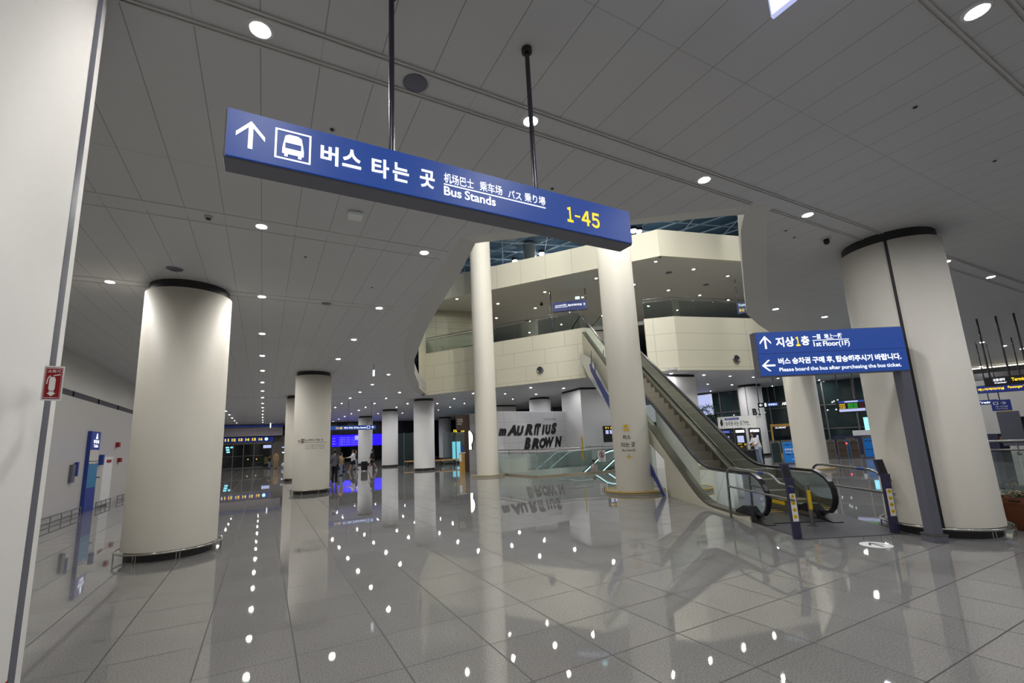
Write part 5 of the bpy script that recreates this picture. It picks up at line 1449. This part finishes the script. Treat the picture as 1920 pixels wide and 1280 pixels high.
# ------------------------------------------------------------------ flower pot
root = thing('flower_pot', (10.28, 2.62, 0), 0, 'brown square-rimmed planter with small flowers at the right edge of the view', 'planter')
MB().lathe([(.001, .01), (.20, .01), (.33, .40), (.36, .40), (.37, .49), (.33, .49), (.31, .45), (.001, .44)], n=4, a0=.55, a1=.55 + 2 * PI, smooth=False).build('pot', M['pot'], root)
q = MB().cyl((0, 0, .43), .27, .02, 16); q.build('soil', M['soil'], root)
rr = random.Random(5); lf = MB(); fl = MB()
for k in range(170):
    a = rr.uniform(0, 2 * PI); r_ = .30 * math.sqrt(rr.random()); h = .46 + rr.uniform(.0, .11)
    c = Vector((r_ * math.cos(a), r_ * math.sin(a), h)); b_ = rr.uniform(0, 2 * PI); ln = rr.uniform(.04, .09)
    d = Vector((math.cos(b_), math.sin(b_), rr.uniform(-.1, .7))).normalized(); sd = d.cross(Vector((0, 0, 1))).normalized() * ln * .3
    lf.add([c, c + d * ln * .5 + sd, c + d * ln, c + d * ln * .5 - sd], [(0, 1, 2, 3)])
for k in range(14):
    a = rr.uniform(0, 2 * PI); r_ = .26 * math.sqrt(rr.random())
    fl.ball((r_ * math.cos(a), r_ * math.sin(a), .53 + rr.uniform(0, .05)), .022, 5, (1, 1, .6))
lf.build('leaves', M['leaf'], root); fl.build('flowers', mat('pale_flowers', srgb(190, 150, 120), .6), root)

# ------------------------------------------------------------------ people
def limb(mb, pts, rs, n=10): mb.tube(pts, 0, n, rs=rs)
def person(loc, rz, h, label, top='white_cloth', legs='black_cloth', skirt=False, stride=.0, arm=(0.1, .1), lean=0.0, bag=None, long_hair=False, shorts=False, cap=None):
    """local: faces -y, x = its left"""
    root = thing('person', loc, rz, label, 'person')
    s = h / 1.72
    def J(x, y, z): return Vector((x * s, (y - lean * max(0, z - .9)) * s, z * s))
    st = stride
    body = MB()
    legsP = []
    for sd, f in ((-1, 1), (1, -1)):
        hip = J(.09 * sd, 0, .90); knee = J(.095 * sd, -st * .5 * f - .02, .49); ank = J(.095 * sd, -st * f + (.05 if f < 0 else 0), .09)
        legsP.append((hip, knee, ank))
        limb(body, [hip, (hip + knee) / 2, knee, (knee + ank) / 2 + Vector((0, .015, 0)) * s, ank], [.085 * s, .075 * s, .055 * s, .05 * s, .035 * s])
    # trunk, neck and head as one lathe-like tube
    limb(body, [J(0, 0, .86), J(0, 0, .95), J(0, .0, 1.1), J(0, 0, 1.28), J(0, .01, 1.40), J(0, .0, 1.45), J(0, -.01, 1.52)], [.13 * s, .15 * s, .13 * s, .155 * s, .12 * s, .055 * s, .05 * s], 14)
    hc = J(0, -.02, 1.60)
    body.ball(hc, .098 * s, 10, (.80, .95, 1.18))
    body.ball(hc + Vector((0, -.095, -.01)) * s, .018 * s, 5, (.8, 1, 1.3))
    for sd in (-1, 1): body.ball(hc + Vector((.078 * sd, .0, -.01)) * s, .022 * s, 5, (.4, .8, 1.2))
    armsP = []
    for sd, fw in ((-1, arm[0]), (1, arm[1])):
        sh = J(.18 * sd, 0, 1.40); el_ = J(.23 * sd, -.12 * fw * 2 + .02, 1.13 + .04 * fw); wr = J(.21 * sd, -.48 * fw - .04, .90 + .30 * fw)
        armsP.append((sh, el_, wr))
        limb(body, [sh, el_, wr], [.05 * s, .042 * s, .028 * s])
        d = (wr - el_).normalized(); pm = wr + d * .05 * s
        limb(body, [wr, pm, pm + d * .03 * s], [.028 * s, .04 * s, .034 * s], 6)
        for k in range(4):
            o = Vector((0, 0, (k - 1.5) * .019 * s)) if abs(d.z) < .7 else Vector((0, (k - 1.5) * .019 * s, 0))
            a = pm + d * .03 * s + o
            limb(body, [a, a + d * (.04 - .004 * abs(k - 1)) * s, a + d * .055 * s + Vector((-sd * .02, -.01, -.015)) * s], [.009 * s, .008 * s, .006 * s], 5)
        a = wr + d * .03 * s + Vector((-sd * .02, -.02, 0)) * s
        limb(body, [a, a + (d * .03 + Vector((-sd * .015, -.02, 0))) * s], [.011 * s, .008 * s], 5)
    body.build('body', M['skin'], root)
    # eyes and mouth
    q = MB()
    for sd in (-1, 1): q.ball(hc + Vector((.033 * sd, -.086, .012)) * s, .009 * s, 5)
    q.build('eyes', M['blackink'], root)
    q = MB().ball(hc + Vector((0, -.09, -.055)) * s, .016 * s, 5, (1.3, .4, .35)); q.build('mouth', M['red'], root)
    # shirt with sleeves
    sh = MB()
    limb(sh, [J(0, 0, .84), J(0, 0, .95), J(0, 0, 1.1), J(0, 0, 1.28), J(0, .01, 1.38), J(0, .0, 1.44)], [.165 * s, .172 * s, .16 * s, .185 * s, .16 * s, .075 * s], 16)
    for a, b, c in armsP: limb(sh, [a + (a - b).normalized() * .03 * s, (a + b) / 2, b, b + (c - b) * .75], [.068 * s, .06 * s, .055 * s, .045 * s])
    sh.build('shirt', M[top], root)
    tr = MB()
    if skirt: tr.lathe([(.20 * s, .62 * s), (.17 * s, .85 * s), (.15 * s, .98 * s)], n=20)
    else:
        e = .72 if shorts else 1.0
        limb(tr, [J(0, 0, .80), J(0, 0, .96)], [.15 * s, .155 * s], 14)
        for a, b, c in legsP:
            if shorts: limb(tr, [a + Vector((0, 0, .03)), (a + b) / 2, (a + b) / 2 + (b - a) * .3], [.105 * s, .098 * s, .095 * s])
            else: limb(tr, [a + Vector((0, 0, .03)), (a + b) / 2, b, (b + c) / 2, c], [.105 * s, .09 * s, .075 * s, .068 * s, .06 * s])
    tr.build('skirt' if skirt else 'trousers', M[legs], root)
    so = MB()
    for a, b, c in legsP: so.ball(Vector((c.x, c.y - .05 * s, max(.045 * s, c.z - .045 * s))), .06 * s, 8, (.75, 1.9, .72))
    so.build('shoes', M['white_cloth'] if (shorts or skirt) else M['black_cloth'], root)
    hr = MB(); hr.ball(hc + Vector((0, .018, .03)) * s, .108 * s, 10, (.88, .98, 1.12))
    if long_hair: limb(hr, [hc + Vector((0, .05, .05)) * s, hc + Vector((0, .09, -.1)) * s, hc + Vector((0, .10, -.32)) * s], [.09 * s, .1 * s, .06 * s], 12)
    hr.build('hair', M['hair'], root)
    if bag:
        b = MB(); limb(b, [J(-.15, -.12, 1.42), J(0, -.19, 1.2), J(.19, -.12, .98), J(.2, .1, .98), J(0, .19, 1.2), J(-.15, .10, 1.42), J(-.15, -.12, 1.42)], [.012 * s] * 7, 6)
        b.build('shoulder_strap', M['black_cloth'], root)
    return root
def luggage(loc, rz, label, w=.42, d=.28, h=.62, m='black'):
    root = thing('suitcase', loc, rz, label, 'suitcase')
    MB().box((0, 0, .06 + h / 2), (w, d, h), bev=.04).build('shell', M[m], root)
    MB().tube([(-.1, d * .4, h), (-.1, d * .4, h + .3), (.1, d * .4, h + .3), (.1, d * .4, h)], .01, 6).build('handle', M['steel'], root)
    q = MB()
    for x in (-1, 1):
        for y in (-1, 1): q.ball((x * w * .38, y * d * .35, .03), .03, 6)
    q.build('wheels', M['dark'], root)
    return root
az = lambda x, y: math.atan2(-x, y)     # turn so that local -y looks at the camera
person((3.25, 24.55, 0), az(3.25, 24.55) + PI * .85, 1.62, 'person in a grey top, black trousers and cross-body strap, back turned, beside the second column', 'grey_cloth', 'black_cloth', bag=True)
person((4.35, 30.0, 0), az(4, 30) + PI * .6, 1.4, 'person in a pale top half hidden behind the grey-topped person', 'tan_cloth', 'denim')
person((5.75, 34.0, 0), -PI / 2 + .1, 1.52, 'person in a white long-sleeved top and dark shorts pushing a luggage cart', 'white_cloth', 'black_cloth', stride=.28, arm=(.75, .75), shorts=True)
root = thing('luggage_cart', (4.92, 34.1, 0), 0, 'luggage cart with dark cases pushed by the person in white', 'cart')
MB().tube([(.25, 0, .12), (.22, 0, .95), (.3, 0, 1.02)], .02, 6).tube([(.22, -.25, .95), (.22, .25, .95)], .02, 6).box((-.1, 0, .15), (.75, .5, .04)).build('frame', M['steel'], root)
MB().box((-.12, 0, .42), (.6, .45, .5), bev=.03).box((-.12, 0, .77), (.5, .4, .18), bev=.03).build('cases', M['black'], root)
q = MB()
for x, y in ((-.4, 0), (.2, -.2), (.2, .2)): q.ball((x, y, .06), .06, 6, (1, .4, 1))
q.build('wheels', M['dark'], root)
person((7.1, 34.0, 0), -PI / 2 + .1, 1.50, 'person in a black dress with long hair walking left with a small black suitcase', 'black_cloth', 'black_cloth', skirt=True, stride=.30, arm=(.3, .2), long_hair=True)
luggage((6.5, 33.85, 0), .2, 'small black suitcase held by the walking person in the black dress')
person((6.35, 36.5, 0), 1.2, 1.5, 'dark-clothed person carrying a backpack behind the person in white', 'black_cloth', 'denim', stride=.15)
person((1.17, 50.0, 0), az(1.2, 50) + .3, 1.66, 'distant person in a light beige top near the numbered doors', 'tan_cloth', 'tan_cloth')
person((.62, 51.0, 0), 1.0, 1.3, 'distant seated-looking dark figure left of the beige-topped person', 'black_cloth', 'denim')
person((21.35, 13.95, 0), math.atan2(.83, -.56) - PI / 2 + PI + .5, 1.58, 'person with long black hair and a white top bending at the rightmost ticket machine', 'white_cloth', 'denim', arm=(.7, .55), lean=.28, long_hair=True)
luggage((20.75, 13.95, 0), .5, 'large black suitcase beside the person at the ticket machines', .55, .34, .72)
person((15.35, 19.1, -1.0), -PI / 2, 1.5, 'person in a pale pink top riding the down escalator', 'pink_cloth', 'denim')
root = thing('seated_group_bag', (1.95, 50.5, 0), 0, 'pale bundle on the floor just left of the half hidden column', 'bag')
MB().ball((0, 0, .28), .3, 8, (1, .8, .9)).build('bundle', M['white_cloth'], root)
